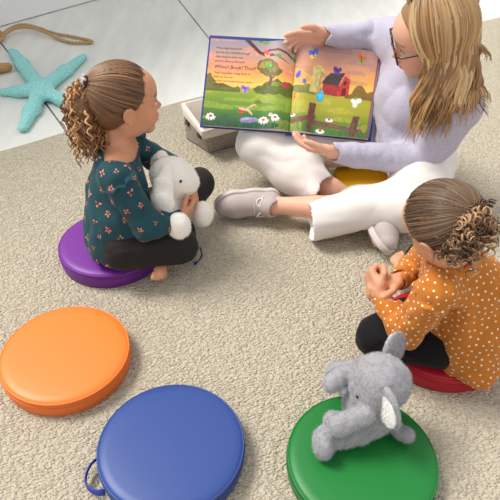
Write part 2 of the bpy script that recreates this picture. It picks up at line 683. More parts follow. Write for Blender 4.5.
def head_forms(F, o, R, H, kid=True):
    """head in its own frame: x forward, y left, z up; unit = chin to crown"""
    F.local(o, R, H)
    F.ell((-.05, 0, .12), (.44, .355, .38), k=.05)
    F.ell((.19, 0, .15), (.235, .26, .24), k=.10)
    F.ell((.10, 0, -.12), (.30, .285, .34) if kid else (.29, .265, .36), k=.10)
    F.ell((.285, 0, -.395), (.10, .11, .085), k=.08)
    for s in (1, -1):
        F.ell((.22, s * .165, -.17), (.15, .12, .14) if kid else (.14, .10, .14), k=.08)
        F.ell((.02, s * .20, -.26), (.16, .09, .14), k=.10)          # jaw
        F.ell((.42, s * .15, .03), (.07, .085, .05), k=.07, mode='sub')
        F.ell((.305, s * .145, .015), (.085, .085, .075), k=.012)        # lid and eyeball
        F.ell((.33, s * .13, .10), (.06, .10, .03), k=.05)          # brow ridge
    F.cap((.36, 0, .04), (.425, 0, -.10), .030, .045, k=.06)       # nose
    F.ell((.445, 0, -.115), (.052, .048, .042), k=.03)
    for s in (1, -1):
        F.ell((.395, s * .045, -.13), (.042, .030, .032), k=.025)
    F.ell((.35, 0, -.26), (.08, .13, .075), k=.06)
    F.ell((.405, 0, -.232), (.045, .085, .020), k=.02)
    F.ell((.40, 0, -.278), (.045, .072, .026), k=.02)
    F.cap((.455, -.09, -.254), (.455, .09, -.254), .012, k=.015, mode='sub')
    for s in (1, -1):
        Re = frame((1, 0, .12), (0, s * .25, 1)) if True else None
        F.ell((-.035, s * .365, -.03), (.085, .032, .125), Re, k=.03)
        F.ell((-.02, s * .402, -.02), (.052, .026, .080), Re, k=.02, mode='sub')
        F.ell((-.03, s * .355, -.135), (.035, .024, .035), k=.02)
    F.local()


def head_colors(o, R, H, lips, brow, iris, cheek=None):
    o = V(o)

    def fn(P, C):
        q = ((P - o) @ R) / H
        x, y, z = q[:, 0], q[:, 1], q[:, 2]
        ay = np.abs(y)

        def put(m, c, a=1.0):
            C[m] = C[m] * (1 - a) + V(c) * a
        if cheek is not None:
            w = np.exp(-(((ay - .20) / .10) ** 2 + ((z + .17) / .10) ** 2)) * (x > .1) * .45
            C[:] = C * (1 - w[:, None]) + V(cheek) * w[:, None]
        put((x > .34) & (ay < .10 - 1.2 * np.abs(z + .255)) & (np.abs(z + .255) < .052), lips, .8)
        put((x > .2) & (ay > .07) & (ay < .24) & (np.abs(z - .135 + .25 * (ay - .15) ** 2 * 8) < .016), brow, .75)
        e = ((x - .305) / .092) ** 2 + ((ay - .145) / .092) ** 2 + ((z - .015) / .082) ** 2
        eye = (e < 1.0) & (x > .33)
        dz = (z - .005) / (.034 * np.sqrt(np.clip(1 - ((ay - .145) / .072) ** 2, 0, 1)) + 1e-4)
        op = eye & (np.abs(ay - .145) < .070) & (np.abs(dz) < 1)
        put(eye & (np.abs(ay - .145) < .082) & (dz >= 1) & (dz < 1.5), (.03, .02, .015))
        put(op, (.75, .72, .68))
        rr = np.hypot(ay - .145, z - .008)
        put(op & (rr < .034), iris)
        put(op & (rr < .016), (.005, .005, .005))
        return C
    return fn


def hand(F, wrist, d, n, L, curl, thumb=0.5, spread=0.10, side=1, k=.25, tcurl=.5):
    """palm, four unequal fingers and a thumb.  d: wrist to knuckles, n: the way the palm faces,
    side=+1 when the thumb is on cross(n, d)"""
    d = unit(d); n = unit(V(n) - d * np.dot(n, d)); a = np.cross(n, d) * side
    w = V(wrist)
    r = .064 * L
    R = np.stack([d, a, n], axis=1)
    F.rbox(w + d * .27 * L, (.27 * L, .205 * L, .085 * L), .07 * L, R, k=.10 * L)
    F.ell(w + d * .16 * L + a * .13 * L + n * .04 * L, (.17 * L, .10 * L, .09 * L), R, k=.08 * L)
    ln = (.40, .44, .41, .32)
    tips = []
    for i in range(4):
        c = curl[i] if hasattr(curl, '__len__') else curl
        off = (.155 - i * .103)
        p = w + d * (.48 - (.03 if i in (0, 3) else 0)) * L + a * off * L
        dd = unit(d + a * spread * (1.5 - i) * .8)
        ax = np.cross(dd, n)
        ang = 0.0
        rad = r * (1.0 if i < 3 else .86)
        F.cap(p - dd * .12 * L, p, rad, rad, k=.03 * L)
        for j, fr in enumerate((.45, .31, .24)):
            ang += c * (0.8, 1.15, .75)[j]
            v = dd * math.cos(ang) + n * math.sin(ang)
            q = p + v * ln[i] * fr * L
            F.cap(p, q, rad * (1 - .06 * j), rad * (1 - .06 * (j + 1)), k=.012 * L)
            p = q
        tips.append(p)
    t0 = w + d * .12 * L + a * .16 * L + n * .03 * L
    v = unit(d * (1 - thumb * .5) + a * (1.0 - thumb * .35) + n * thumb * .6)
    t1 = t0 + v * .22 * L
    F.cap(t0, t1, r * 1.35, r * 1.15, k=.05 * L)
    v2 = unit(v * math.cos(tcurl) + unit(d - a * .5 + n * .5) * math.sin(tcurl))
    t2 = t1 + v2 * .15 * L
    F.cap(t1, t2, r * 1.15, r * 1.05, k=.015 * L)
    F.cap(t2, t2 + unit(v2 + d * .2) * .11 * L, r * 1.05, r * .85, k=.012 * L)
    return tips


def foot(F, heel, d, up, L, k=.02):
    """bare foot with five toes"""
    d = unit(d); up = unit(V(up) - d * np.dot(up, d)); s = np.cross(up, d)
    h = V(heel)
    F.ell(h + d * .14 * L, (.15 * L, .12 * L, .13 * L), np.stack([d, s, up], 1), k=.1 * L)
    F.cap(h + d * .15 * L, h + d * .68 * L, .13 * L, .12 * L, k=.1 * L, flat=(up, .75))
    F.ell(h + d * .66 * L, (.18 * L, .18 * L, .09 * L), np.stack([d, s, up], 1), k=.08 * L)
    for i in range(5):
        o = (i - 2) * .075 * L
        p = h + d * (.80 - .012 * i * i) * L + s * o
        rr = (.055, .045, .043, .04, .038)[i] * L
        F.cap(p, p + d * .13 * L - up * .02 * L, rr, rr * .9, k=.02 * L)


def hair_cap(F, o, R, H, tie, k=.02):
    """close-combed hair shell round the skull, cut along the hairline"""
    F.local(o, R, H)
    F.ell((-.062, 0, .125), (.455, .375, .400), k=.02)
    F.ell((-.20, 0, -.05), (.30, .30, .28), k=.10)
    F.cut((.27, 0, .30), (1, 0, -.42), k=.03)               # hairline over the forehead
    F.cut((.05, 0, -.02), (.72, 0, -.70), k=.05)            # behind the ears, down to the nape
    for s in (1, -1):
        F.ell((-.03, s * .39, -.04), (.10, .08, .13), k=.03, mode='sub')
    F.local()


def combed(mb, o, R, H, tie, n, cols, rnd, r0=.0017):
    """strands lying on the skull, from hairline to the tie point"""
    c0 = V(-.062, 0, .125); rad = V(.462, .382, .408)
    T = unit((V(tie) - c0) / rad)
    for i in range(n):
        while True:
            v = unit(rnd.normal(size=3))
            q = c0 + v * rad
            hl = (q - V(.27, 0, .30)) @ unit(V(1, 0, -.42)) < 0.0 and (q - V(.05, 0, -.02)) @ unit(V(.72, 0, -.70)) < 0.01
            if hl:
                break
        w = T
        ang = math.acos(np.clip(v @ w, -1, 1))
        if ang < .15:
            continue
        pts, rr = [], []
        lift = 1.0 + rnd.rand() * .018
        for t in np.linspace(0, 1, 12):
            z = (math.sin((1 - t) * ang) * v + math.sin(t * ang) * w) / math.sin(ang)
            pp = c0 + unit(z) * rad * lift
            pts.append(V(o) + R @ (pp * H))
            rr.append(r0 * (0.35 + .65 * min(1, t * 4)))
        c = V(cols[rnd.randint(len(cols))]) * (0.88 + .24 * rnd.rand())
        mb.tube(pts, rr, 4, col=c)


def curls(mb, root, n, length, spread, down, cols, rnd, rc=.010, turns=5, r=.0021, thick=0.02):
    for i in range(n):
        d0 = unit(V(down) + rnd.normal(size=3) * spread)
        p = V(root) + rnd.normal(size=3) * thick
        Ln = length * (0.55 + .5 * rnd.rand())
        ph = rnd.rand() * 6.28
        tn = turns * (0.7 + .6 * rnd.rand())
        sgn = 1 if rnd.rand() < .5 else -1
        pts, rr = [], []
        a = unit(np.cross(d0, (0.3, 0.5, 0.8))); b = np.cross(d0, a)
        N = int(10 * tn)
        for t in np.linspace(0, 1, N):
            dr = d0 * Ln * t + V(0, 0, -1) * Ln * .35 * t * t
            q = rc * (0.5 + .7 * min(1, t * 2)) * (1 - .3 * t)
            w = ph + sgn * 6.28 * tn * t
            pts.append(p + dr + a * q * math.cos(w) + b * q * math.sin(w))
            rr.append(r * (1.15 - .7 * t))
        c = V(cols[rnd.randint(len(cols))]) * (0.75 + .5 * rnd.rand())
        mb.tube(pts, rr, 4, col=c)


def poisson(verts, normals, mind, rnd, ok=None, limit=4000):
    idx = rnd.permutation(len(verts))
    grid = {}
    out = []
    for i in idx:
        p = verts[i]
        if ok is not None and not ok(p):
            continue
        c = tuple(np.floor(p / mind).astype(int))
        good = True
        for dx in (-1, 0, 1):
            for dy in (-1, 0, 1):
                for dz in (-1, 0, 1):
                    for q in grid.get((c[0] + dx, c[1] + dy, c[2] + dz), ()):
                        if np.sum((q - p) ** 2) < mind * mind:
                            good = False; break
        if good:
            grid.setdefault(c, []).append(p)
            out.append(i)
            if len(out) >= limit:
                break
    return out


def vert_normals(v, f):
    n = np.zeros_like(v)
    fn = np.cross(v[f[:, 2]] - v[f[:, 0]], v[f[:, 3]] - v[f[:, 1]])
    for i in range(4):
        np.add.at(n, f[:, i], fn)
    return n / (np.linalg.norm(n, axis=1)[:, None] + 1e-12)


def print_shapes(v, f, mind, shapes, rnd, lift=.0004, ok=None):
    """small printed motifs lying on a cloth surface; shapes(rnd) -> list of (polygon[(x,y)], material)"""
    nrm = vert_normals(v, f)
    tree = BVHTree.FromPolygons(v.tolist(), f.tolist())
    mb = MB()
    for i in poisson(v, nrm, mind, rnd, ok):
        n = unit(nrm[i])
        a = unit(np.cross(n, (0, 0, 1) if abs(n[2]) < .9 else (1, 0, 0)))
        b = np.cross(n, a)
        for poly, m in shapes(rnd):
            pts = []
            for (x, y) in [(sum(p[0] for p in poly) / len(poly), sum(p[1] for p in poly) / len(poly))] + list(poly):
                q = v[i] + a * x + b * y
                h, hn, _, _ = tree.find_nearest(Vector(q))
                pts.append(V(h) + n * lift)
            k = len(poly)
            mb.add(pts, [(0, 1 + j, 1 + (j + 1) % k) for j in range(k)], m)
    return mb


def cloth(name, field, mats, parent, shapes=None, mind=.02, seed=1, smooth=1, ok=None):
    v, f = field.mesh(smooth)
    extra = MB()
    if shapes is not None:
        extra = print_shapes(v, f, mind, shapes, np.random.RandomState(seed), ok=ok)
    allv = np.concatenate([v, np.array(extra.v)]) if extra.nv else v
    me = bpy.data.meshes.new(name)
    nv = len(v)
    me.from_pydata(allv.tolist(), [], [tuple(x) for x in f.tolist()] + [tuple(i + nv for i in q) for q in extra.f])
    for m in mats:
        me.materials.append(m)
    mi = [0] * len(f) + extra.m
    me.polygons.foreach_set('material_index', mi)
    me.polygons.foreach_set('use_smooth', [True] * len(mi))
    me.update()
    return link(name, me, parent)


def fuzz(v, f, n, length, r, rnd, mat_i=0):
    """short plush fibres growing from a surface, as slim blades in the same mesh"""
    nrm = vert_normals(v, f)
    mb = MB()
    ii = rnd.randint(0, len(v), n)
    P = v[ii]; N = nrm[ii]
    T = rnd.normal(size=(n, 3)); T -= N * np.sum(T * N, 1)[:, None]; T /= np.linalg.norm(T, axis=1)[:, None]
    tip = P + N * length * (.6 + .6 * rnd.rand(n, 1)) + T * length * .6 * rnd.rand(n, 1) + V(0, 0, -.25) * length
    B = np.cross(N, T)
    vs = np.stack([P - B * r, P + B * r, tip], 1).reshape(-1, 3)
    mb.v = [tuple(x) for x in vs]; mb.nv = len(vs)
    mb.f = [(3 * i, 3 * i + 1, 3 * i + 2) for i in range(n)]
    mb.m = [mat_i] * n; mb.c = [(1, 1, 1)] * len(vs)
    return mb


def plush(name, field, m, parent, nf=9000, length=.005, seed=3, smooth=1):
    v, f = field.mesh(smooth)
    ex = fuzz(v, f, nf, length, .0005, np.random.RandomState(seed))
    me = bpy.data.meshes.new(name)
    nv = len(v)
    me.from_pydata(np.concatenate([v, np.array(ex.v)]).tolist(), [], [tuple(x) for x in f.tolist()] + [tuple(i + nv for i in q) for q in ex.f])
    me.materials.append(m)
    me.polygons.foreach_set('use_smooth', [True] * len(me.polygons))
    me.update()
    return link(name, me, parent)


# ---------------------------------------------------------------- girl in the teal top, on the purple cushion
def girl_teal():
    rnd = np.random.RandomState(5)
    g = thing('person', 'girl in a teal top hugging a white plush rabbit, cross-legged on the purple cushion', 'person', (-.41, 1.42, .056))
    H = .214
    ho = at(124, 102, .505)
    hR = frame((.90, .42, -.04), (-.02, 0.0, 1))
    pel = V(-.388, 1.43, .135)
    nb = V(-.372, 1.478, .392)
    shR, elR, wrR = V(-.372, 1.388, .352), V(-.292, 1.352, .205), V(-.205, 1.422, .185)
    shL, elL, wrL = V(-.365, 1.570, .360), V(-.255, 1.625, .235), V(-.180, 1.560, .205)
    hipR, knR, anR = V(-.375, 1.36, .120), V(-.212, 1.395, .100), V(-.225, 1.55, .080)
    hipL, knL, anL = V(-.375, 1.51, .120), V(-.172, 1.690, .130), V(-.262, 1.415, .070)
    B = Field((-.60, 1.16, .03), (-.06, 1.80, .70), .0032)
    # trunk and limbs under the clothes
    B.chain([pel, V(-.395, 1.45, .26), V(-.385, 1.465, .33)], [.068, .062, .055], k=.04)
    B.cap(shR * .9 + nb * .1, shL * .9 + nb * .1, .032, k=.03)
    B.cap(nb - V(0, 0, .03), ho + hR @ V(-.16, 0, -.20) * H, .036, .031, k=.015)
    B.cap(V(-.375, 1.44, .365), V(-.365, 1.52, .368), .034, k=.03)
    B.chain([shR, elR, wrR], [.028, .023, .016], k=.01)
    B.chain([shL, elL, wrL], [.028, .023, .016], k=.01)
    B.chain([hipR, knR, anR], [.052, .036, .022], k=.01)
    B.chain([hipL, knL, anL], [.052, .036, .022], k=.01)
    head_forms(B, ho, hR, H)
    hand(B, wrR, (.55, .80, .12), (-.75, .55, .25), .105, [.45, .5, .55, .55], .5, side=-1)
    hand(B, wrL, (.25, -.93, -.10), (-.85, -.35, -.1), .105, [.5, .5, .5, .5], .4, side=1)
    foot(B, anL + V(.0, -.005, -.005), (-.06, -1, -.10), (.55, .0, .83), .125)
    hc = head_colors(ho, hR, H, lin((176, 92, 82)), lin((104, 70, 48)), (.03, .015, .008), lin((216, 132, 104)))

    def colors(P):
        C = np.tile(V(lin((205, 146, 112))), (len(P), 1))
        C *= (0.94 + .12 * vnoise(P * 60 + 5))[:, None]
        return hc(P, C)
    from_field('body', B, M['skin'], g, 1, colors)
    # leggings
    L = Field((-.52, 1.18, .03), (-.05, 1.80, .25), .0035)
    L.ell(pel + V(0, .01, -.005), (.098, .112, .078), k=.03)
    L.chain([hipR, knR], [.066, .054], k=.02)
    L.chain([knR, V(-.210, 1.50, .085)], [.053, .036], k=.01)
    L.chain([hipL, knL], [.066, .053], k=.02)
    L.chain([knL, V(-.245, 1.48, .078)], [.052, .034], k=.01)
    L.fold(.0035, (.05, .05, .02), seed=2)
    L.cut((0, 0, .058), (0, 0, -1))
    cloth('leggings', L, [M['legging']], g)
    # top
    T = Field((-.60, 1.16, .05), (-.06, 1.78, .46), .0032)
    T.chain([V(-.385, 1.425, .10), V(-.388, 1.43, .20), V(-.382, 1.452, .29), V(-.378, 1.468, .352)], [.104, .092, .078, .055], k=.04)
    T.cap(shR + V(0, .012, .0), shL - V(0, .012, 0), .044, k=.05)
    T.ell(V(-.425, 1.42, .125), (.068, .100, .070), k=.04)
    T.chain([shR, elR, wrR - V(.004, .003, 0)], [.046, .041, .029], k=.008)
    T.chain([shL, elL, wrL], [.045, .040, .029], k=.008)
    # gathered frill over each shoulder seam
    for s_, e_ in ((shR, elR), (shL, elL)):
        a = s_ + (e_ - s_) * .14
        ax = unit(e_ - s_); b1 = unit(np.cross(ax, (1, 0, 0))); b2 = np.cross(ax, b1)
        ws = np.linspace(0, 2 * PI, 41)
        fr = [a + (b1 * math.cos(w) + b2 * math.sin(w)) * (.047 + .002 * math.cos(9 * w)) + ax * .0045 * math.sin(9 * w) for w in ws]
        T.chain(fr, [.0062] * 41, k=.005)
    # scoop neckline, back lower than the front
    T.ell(V(-.362, 1.488, .425), (.072, .085, .070), k=.015, mode='sub')
    # forearm opening at the cuff and the hem
    T.cut((0, 0, .072), (0, 0, -1), k=.008)
    d = unit(wrR - elR)
    T.cap(wrR - d * .006, wrR + d * .05, .019, .030, k=.003, mode='sub')
    d = unit(wrL - elL)
    T.cap(wrL - d * .006, wrL + d * .05, .019, .030, k=.003, mode='sub')
    T.fold(.010, (.05, .05, .11), seed=1)
    T.fold(.005, (.028, .03, .05), seed=6)
    # nothing of the top below the lap in front
    T.cap(V(-.30, 1.30, .05), V(-.05, 1.40, .09), .07, .06, k=.006, mode='sub')

    def sprig(r):
        w0 = r.rand() * 6.28; k = r.randint(3, 6); out = []
        sc = 1.0 + .7 * r.rand()
        for i in range(k):
            w = w0 + 6.28 * i / k + r.rand() * .5
            ln = (.0065 + .004 * r.rand()) * sc; wd = .0022 * sc
            c, s_ = math.cos(w), math.sin(w)
            P_ = [(.002, 0), (ln * .5, wd), (ln, 0), (ln * .5, -wd)]
            out.append(([(x * c - y * s_, x * s_ + y * c) for x, y in P_], 1 if r.rand() < .7 else 2))
        return out
    cloth('top', T, [M['teal'], M['coral'], M['coral2']], g, sprig, .038, 4)
    # hair
    cols = [lin((112, 78, 52)), lin((94, 64, 42)), lin((130, 94, 64)), lin((146, 108, 74))]
    tie = (-.44, .0, .30)
    hair_f = Field(ho - .16, ho + .16, .003)
    hair_cap(hair_f, ho, hR, H, tie)
    ex = MB()
    combed(ex, ho, hR, H, tie, 900, cols, rnd)
    hair_o = from_field('hair', hair_f, M['hair'], g, 1, lambda P: np.tile(V(lin((104, 72, 48))), (len(P), 1)), ex)
    root = ho + hR @ V(-.49, 0, .29) * H
    pc = [lin((150, 106, 66)), lin((116, 78, 46)), lin((186, 138, 90)), lin((202, 158, 108))]
    pt = MB()
    pcore = Field(root - .22, root + .10, .004)
    pcore.chain([root + V(.010, 0, .0), root + V(-.004, -.006, -.050), root + V(-.004, -.010, -.105), root + V(.004, -.010, -.138)], [.018, .036, .034, .012], k=.02)
    pcore.fold(.010, (.016, .016, .016), seed=3)
    curls(pt, root + V(-.004, -.004, -.006), 170, .148, .16, (-.04, -.06, -1), pc, rnd, rc=.0065, turns=5, r=.0034, thick=.012)
    curls(pt, root + V(-.012, -.006, -.045), 170, .105, .19, (.10, -.05, -1), pc, rnd, rc=.0065, turns=4, r=.0034, thick=.019)
    from_field('ponytail', pcore, M['hair'], hair_o, 1, lambda P: np.tile(V(lin((112, 76, 46))), (len(P), 1)), pt)
    cl = MB()
    tie_p = ho + hR @ V(-.475, 0, .315) * H
    ax = unit(hR @ V(-.85, 0, .35)); b1 = unit(np.cross(ax, (0, 0, 1))); b2 = np.cross(ax, b1)
    ring = [tie_p + (b1 * math.cos(w) + b2 * math.sin(w)) * .019 for w in np.linspace(0, 2 * PI, 25)]
    cl.tube(ring, .0055, 6)
    ck = cl.build('hair_tie', mat('dark_elastic', (34, 26, 30), 0.7), hair_o)
    cl = MB()
    for w, ln in ((.3, .022), (1.2, .024), (2.2, .02), (3.4, .016), (4.6, .016), (5.5, .02)):
        dv = b1 * math.cos(w) + b2 * math.sin(w)
        p = tie_p + b2 * .019 * (1 if b2[2] > 0 else -1) - V(0, .012, 0)
        cl.tube([p, p + dv * ln * .5 + ax * .006, p + dv * ln], [.0045, .004, .0018], 6, flat=.5)
    cl.build('hair_bow', mat('silver_ribbon', (206, 196, 200), 0.35), hair_o)
    return g


girl_teal()


# ---------------------------------------------------------------- white plush rabbit in her lap
def rabbit():
    t = thing('plush_rabbit', 'cream plush rabbit with long drooping ears, hugged by the girl in teal', 'soft toy', (-.235, 1.49, .14))
    ho = at(172, 176, .280)
    R = frame((.86, .25, -.30))
    F = Field((-.40, 1.30, .06), (-.06, 1.66, .40), .003)
    F.ell(V(-.255, 1.492, .185), (.052, .058, .075), k=.03)
    F.ell(ho, (.066, .055, .058), R, k=.02)
    F.ell(ho + R @ V(.046, 0, -.014), (.040, .040, .036), R, k=.03)
    F.cap(V(-.245, 1.49, .245), ho - V(0, 0, .02), .036, k=.02)
    # legs and round feet sticking forward
    F.chain([V(-.25, 1.46, .150), V(-.222, 1.43, .172)], [.036, .034], k=.02)
    F.ell(at(179, 226, .182), (.035, .033, .044), k=.02)
    F.chain([V(-.23, 1.53, .14), V(-.165, 1.525, .135)], [.034, .030], k=.02)
    F.ell(at(203, 214, .145), (.032, .034, .042), k=.02)
    F.fold(.002, (.02, .02, .02), seed=4, ridged=False)
    plush('body', F, M['bunny'], t, 9000, .0045)
    for s in (1, -1):
        E = Field(ho - .22, ho + .16, .003)
        a = ho + R @ V(-.034, s * .040, .040)
        q = -1 if s < 0 else .8
        pts = [a, a + V(-.008, .026 * q, -.03), a + V(-.014, .042 * q, -.08), a + V(-.022, .046 * q, -.140)]
        E.chain(pts, [.018, .028, .034, .024], k=.01, flat=((.25, 1 if s < 0 else -1, .1), .42))
        plush('ear', E, M['bunny'], t, 2500, .004, 8)
    for s in (1, -1):
        MB_ = MB()
        c = ho + R @ V(.012, s * .0525, .016)
        prof = [(.0001, -.0045), (.003, -.0035), (.0045, 0), (.003, .0035), (.0001, .0045)]
        MB_.lathe(prof, 12, c=c)
        MB_.build('eye', M['bead'], t)
    n_ = MB()
    p = ho + R @ V(.086, 0, -.006)
    n_.tube([p + R @ V(0, .006, .004), p, p + R @ V(0, -.006, .004)], .0014, 6)
    n_.tube([p, p + R @ V(-.001, 0, -.010)], .0011, 6)
    n_.build('stitched_nose', mat('beige_thread', (176, 142, 124), .8), t)
    return t


rabbit()
tg = MB().tube([at(192, 243, .070), at(200, 247, .052), at(202, 255, .026), at(199, 261, .010), at(194, 264, .010)], .0085, 8, flat=.16, up=(1, .5, .1)).build('webbing_strap', M['strap'])
tag(tg, 'short dark blue webbing strap hanging to the rug below the plush rabbit', 'strap')


# ---------------------------------------------------------------- child in the dotted mustard shirt, on the red cushion
def child_mustard():
    rnd = np.random.RandomState(15)
    g = thing('person', 'child in a mustard shirt with white dots, seen from behind on the red cushion', 'person', (.51, 1.05, .056))
    H = .20
    ho = at(445, 226, .465)
    hR = frame((-.50, .78, -.52), (-.24, -.16, 1))
    pel = V(.525, 1.050, .135)
    nb = V(.452, 1.040, .372)
    shL, elL, wrL = V(.415, .955, .335), at(407, 332, .175), at(379, 292, .225)
    shR, elR, wrR = V(.482, 1.125, .345), V(.428, 1.175, .215), at(399, 280, .232)
    hipL, knL, anL = V(.47, 1.00, .115), at(379, 337, .095), V(.43, 1.16, .08)
    hipR, knR, anR = V(.53, 1.12, .115), V(.470, 1.235, .180), V(.445, 1.315, .055)
    B = Field((.22, .82, .03), (.72, 1.46, .62), .0032)
    B.chain([pel, V(.50, 1.045, .26), V(.47, 1.042, .33)], [.066, .060, .052], k=.04)
    B.cap(shL, shR, .030, k=.03)
    B.cap(nb - V(0, 0, .03), ho + hR @ V(-.16, 0, -.20) * H, .036, .032, k=.015)
    B.chain([shL, elL, wrL], [.028, .023, .017], k=.01)
    B.chain([shR, elR, wrR], [.028, .023, .017], k=.01)
    B.chain([hipL, knL, anL], [.050, .034, .022], k=.01)
    B.chain([hipR, knR, anR], [.050, .034, .020], k=.01)
    head_forms(B, ho, hR, H)
    hand(B, wrL, unit(at(366, 268, .245) - wrL), (.35, .85, .1), .115, [1.2, 1.25, 1.3, 1.3], .8, side=1, tcurl=1.3)
    hand(B, wrR, unit(at(378, 282, .235) - wrR), (-.35, -.35, -.85), .118, [.75, .7, .7, .75], .4, side=-1, tcurl=.6)
    foot(B, anR + V(.006, -.02, -.004), (-.02, 1, .1), (-.05, -.1, 1), .125)
    hc = head_colors(ho, hR, H, lin((176, 92, 82)), lin((84, 56, 40)), (.03, .015, .008), lin((216, 132, 104)))

    def colors(P):
        C = np.tile(V(lin((208, 150, 116))), (len(P), 1))
        C *= (0.94 + .12 * vnoise(P * 60 + 5))[:, None]
        return hc(P, C)
    from_field('body', B, M['skin'], g, 1, colors)
    L = Field((.22, .84, .03), (.72, 1.42, .28), .0035)
    L.ell(pel + V(0, 0, -.005), (.105, .105, .078), k=.03)
    L.chain([hipL, knL], [.066, .058], k=.02)
    L.chain([knL, V(.42, 1.14, .085)], [.057, .038], k=.01)
    L.chain([hipR, knR], [.064, .050], k=.02)
    L.chain([knR, V(.452, 1.290, .085)], [.048, .034], k=.01)
    L.fold(.0035, (.05, .05, .02), seed=3)
    L.cut((0, 0, .058), (0, 0, -1))
    cloth('leggings', L, [M['black']], g)
    T = Field((.25, .80, .03), (.76, 1.30, .45), .0032)
    T.chain([V(.545, 1.035, .09), V(.535, 1.04, .18), V(.502, 1.045, .28), V(.470, 1.042, .340)], [.106, .104, .090, .050], k=.04)
    T.cap(shL + V(.012, .012, 0), shR - V(0, .012, 0), .046, k=.05)
    T.chain([shL, elL, wrL], [.047, .043, .030], k=.008)
    T.chain([shR, elR, wrR], [.045, .040, .028], k=.008)
    # shirt tail spread over the front of the cushion
    T.chain([V(.55, .99, .13), V(.562, .945, .085), V(.560, .915, .055)], [.075, .042, .016], k=.05)
    T.ell(V(.448, 1.040, .405), (.058, .060, .055), k=.012, mode='sub')
    # ruffle across the shoulder
    for s_, e_ in ((shL, elL), (shR, elR)):
        a = s_ + (e_ - s_) * .10
        ax = unit(e_ - s_); b1 = unit(np.cross(ax, (1, 0, 0))); b2 = np.cross(ax, b1)
        ws = np.linspace(0, 2 * PI, 41)
        fr = [a + (b1 * math.cos(w) + b2 * math.sin(w)) * (.047 + .002 * math.cos(9 * w)) + ax * .0045 * math.sin(9 * w) for w in ws]
        T.chain(fr, [.0062] * 41, k=.005)
    T.cut((0, 0, .050), (0, 0, -1), k=.006)
    for e_, w_ in ((elL, wrL), (elR, wrR)):
        d = unit(w_ - e_)
        T.cap(w_ - d * .004, w_ + d * .05, .019, .030, k=.003, mode='sub')
    T.fold(.010, (.05, .05, .11), seed=9)
    T.fold(.006, (.028, .03, .035), seed=12)

    def dots(r):
        q = .0027 + .0004 * r.rand()
        return [([(q * math.cos(w), q * math.sin(w)) for w in np.linspace(0, 2 * PI, 9)[:-1]], 1)]
    cloth('shirt', T, [M['mustard'], M['dot']], g, dots, .0145, 4)
    cols = [lin((92, 70, 52)), lin((76, 56, 42)), lin((112, 86, 62)), lin((128, 100, 74))]
    tie = (-.475, .0, .20)
    hf = Field(ho - .16, ho + .16, .003)
    hair_cap(hf, ho, hR, H, tie)
    ex = MB()
    combed(ex, ho, hR, H, tie, 900, cols, rnd)
    ho_ = from_field('hair', hf, M['hair'], g, 1, lambda P: np.tile(V(lin((78, 56, 42))), (len(P), 1)), ex)
    root = ho + hR @ V(-.46, .02, .15) * H
    bun = MB()
    bc = [lin((112, 82, 58)), lin((86, 62, 44)), lin((150, 114, 80)), lin((170, 134, 98))]
    back = hR @ V(-1, 0, 0)
    curls(bun, root, 110, .045, .75, back * .6 + V(-.1, -.15, -.4), bc, rnd, rc=.0075, turns=3.0, r=.0034, thick=.012)
    curls(bun, root + V(-.014, -.012, -.02), 110, .056, .60, V(-.25, -.1, -1), bc, rnd, rc=.0075, turns=3.0, r=.0034, thick=.017)
    bun.build('curly_bun', M['hair'], ho_, colors=True)
    return g


child_mustard()


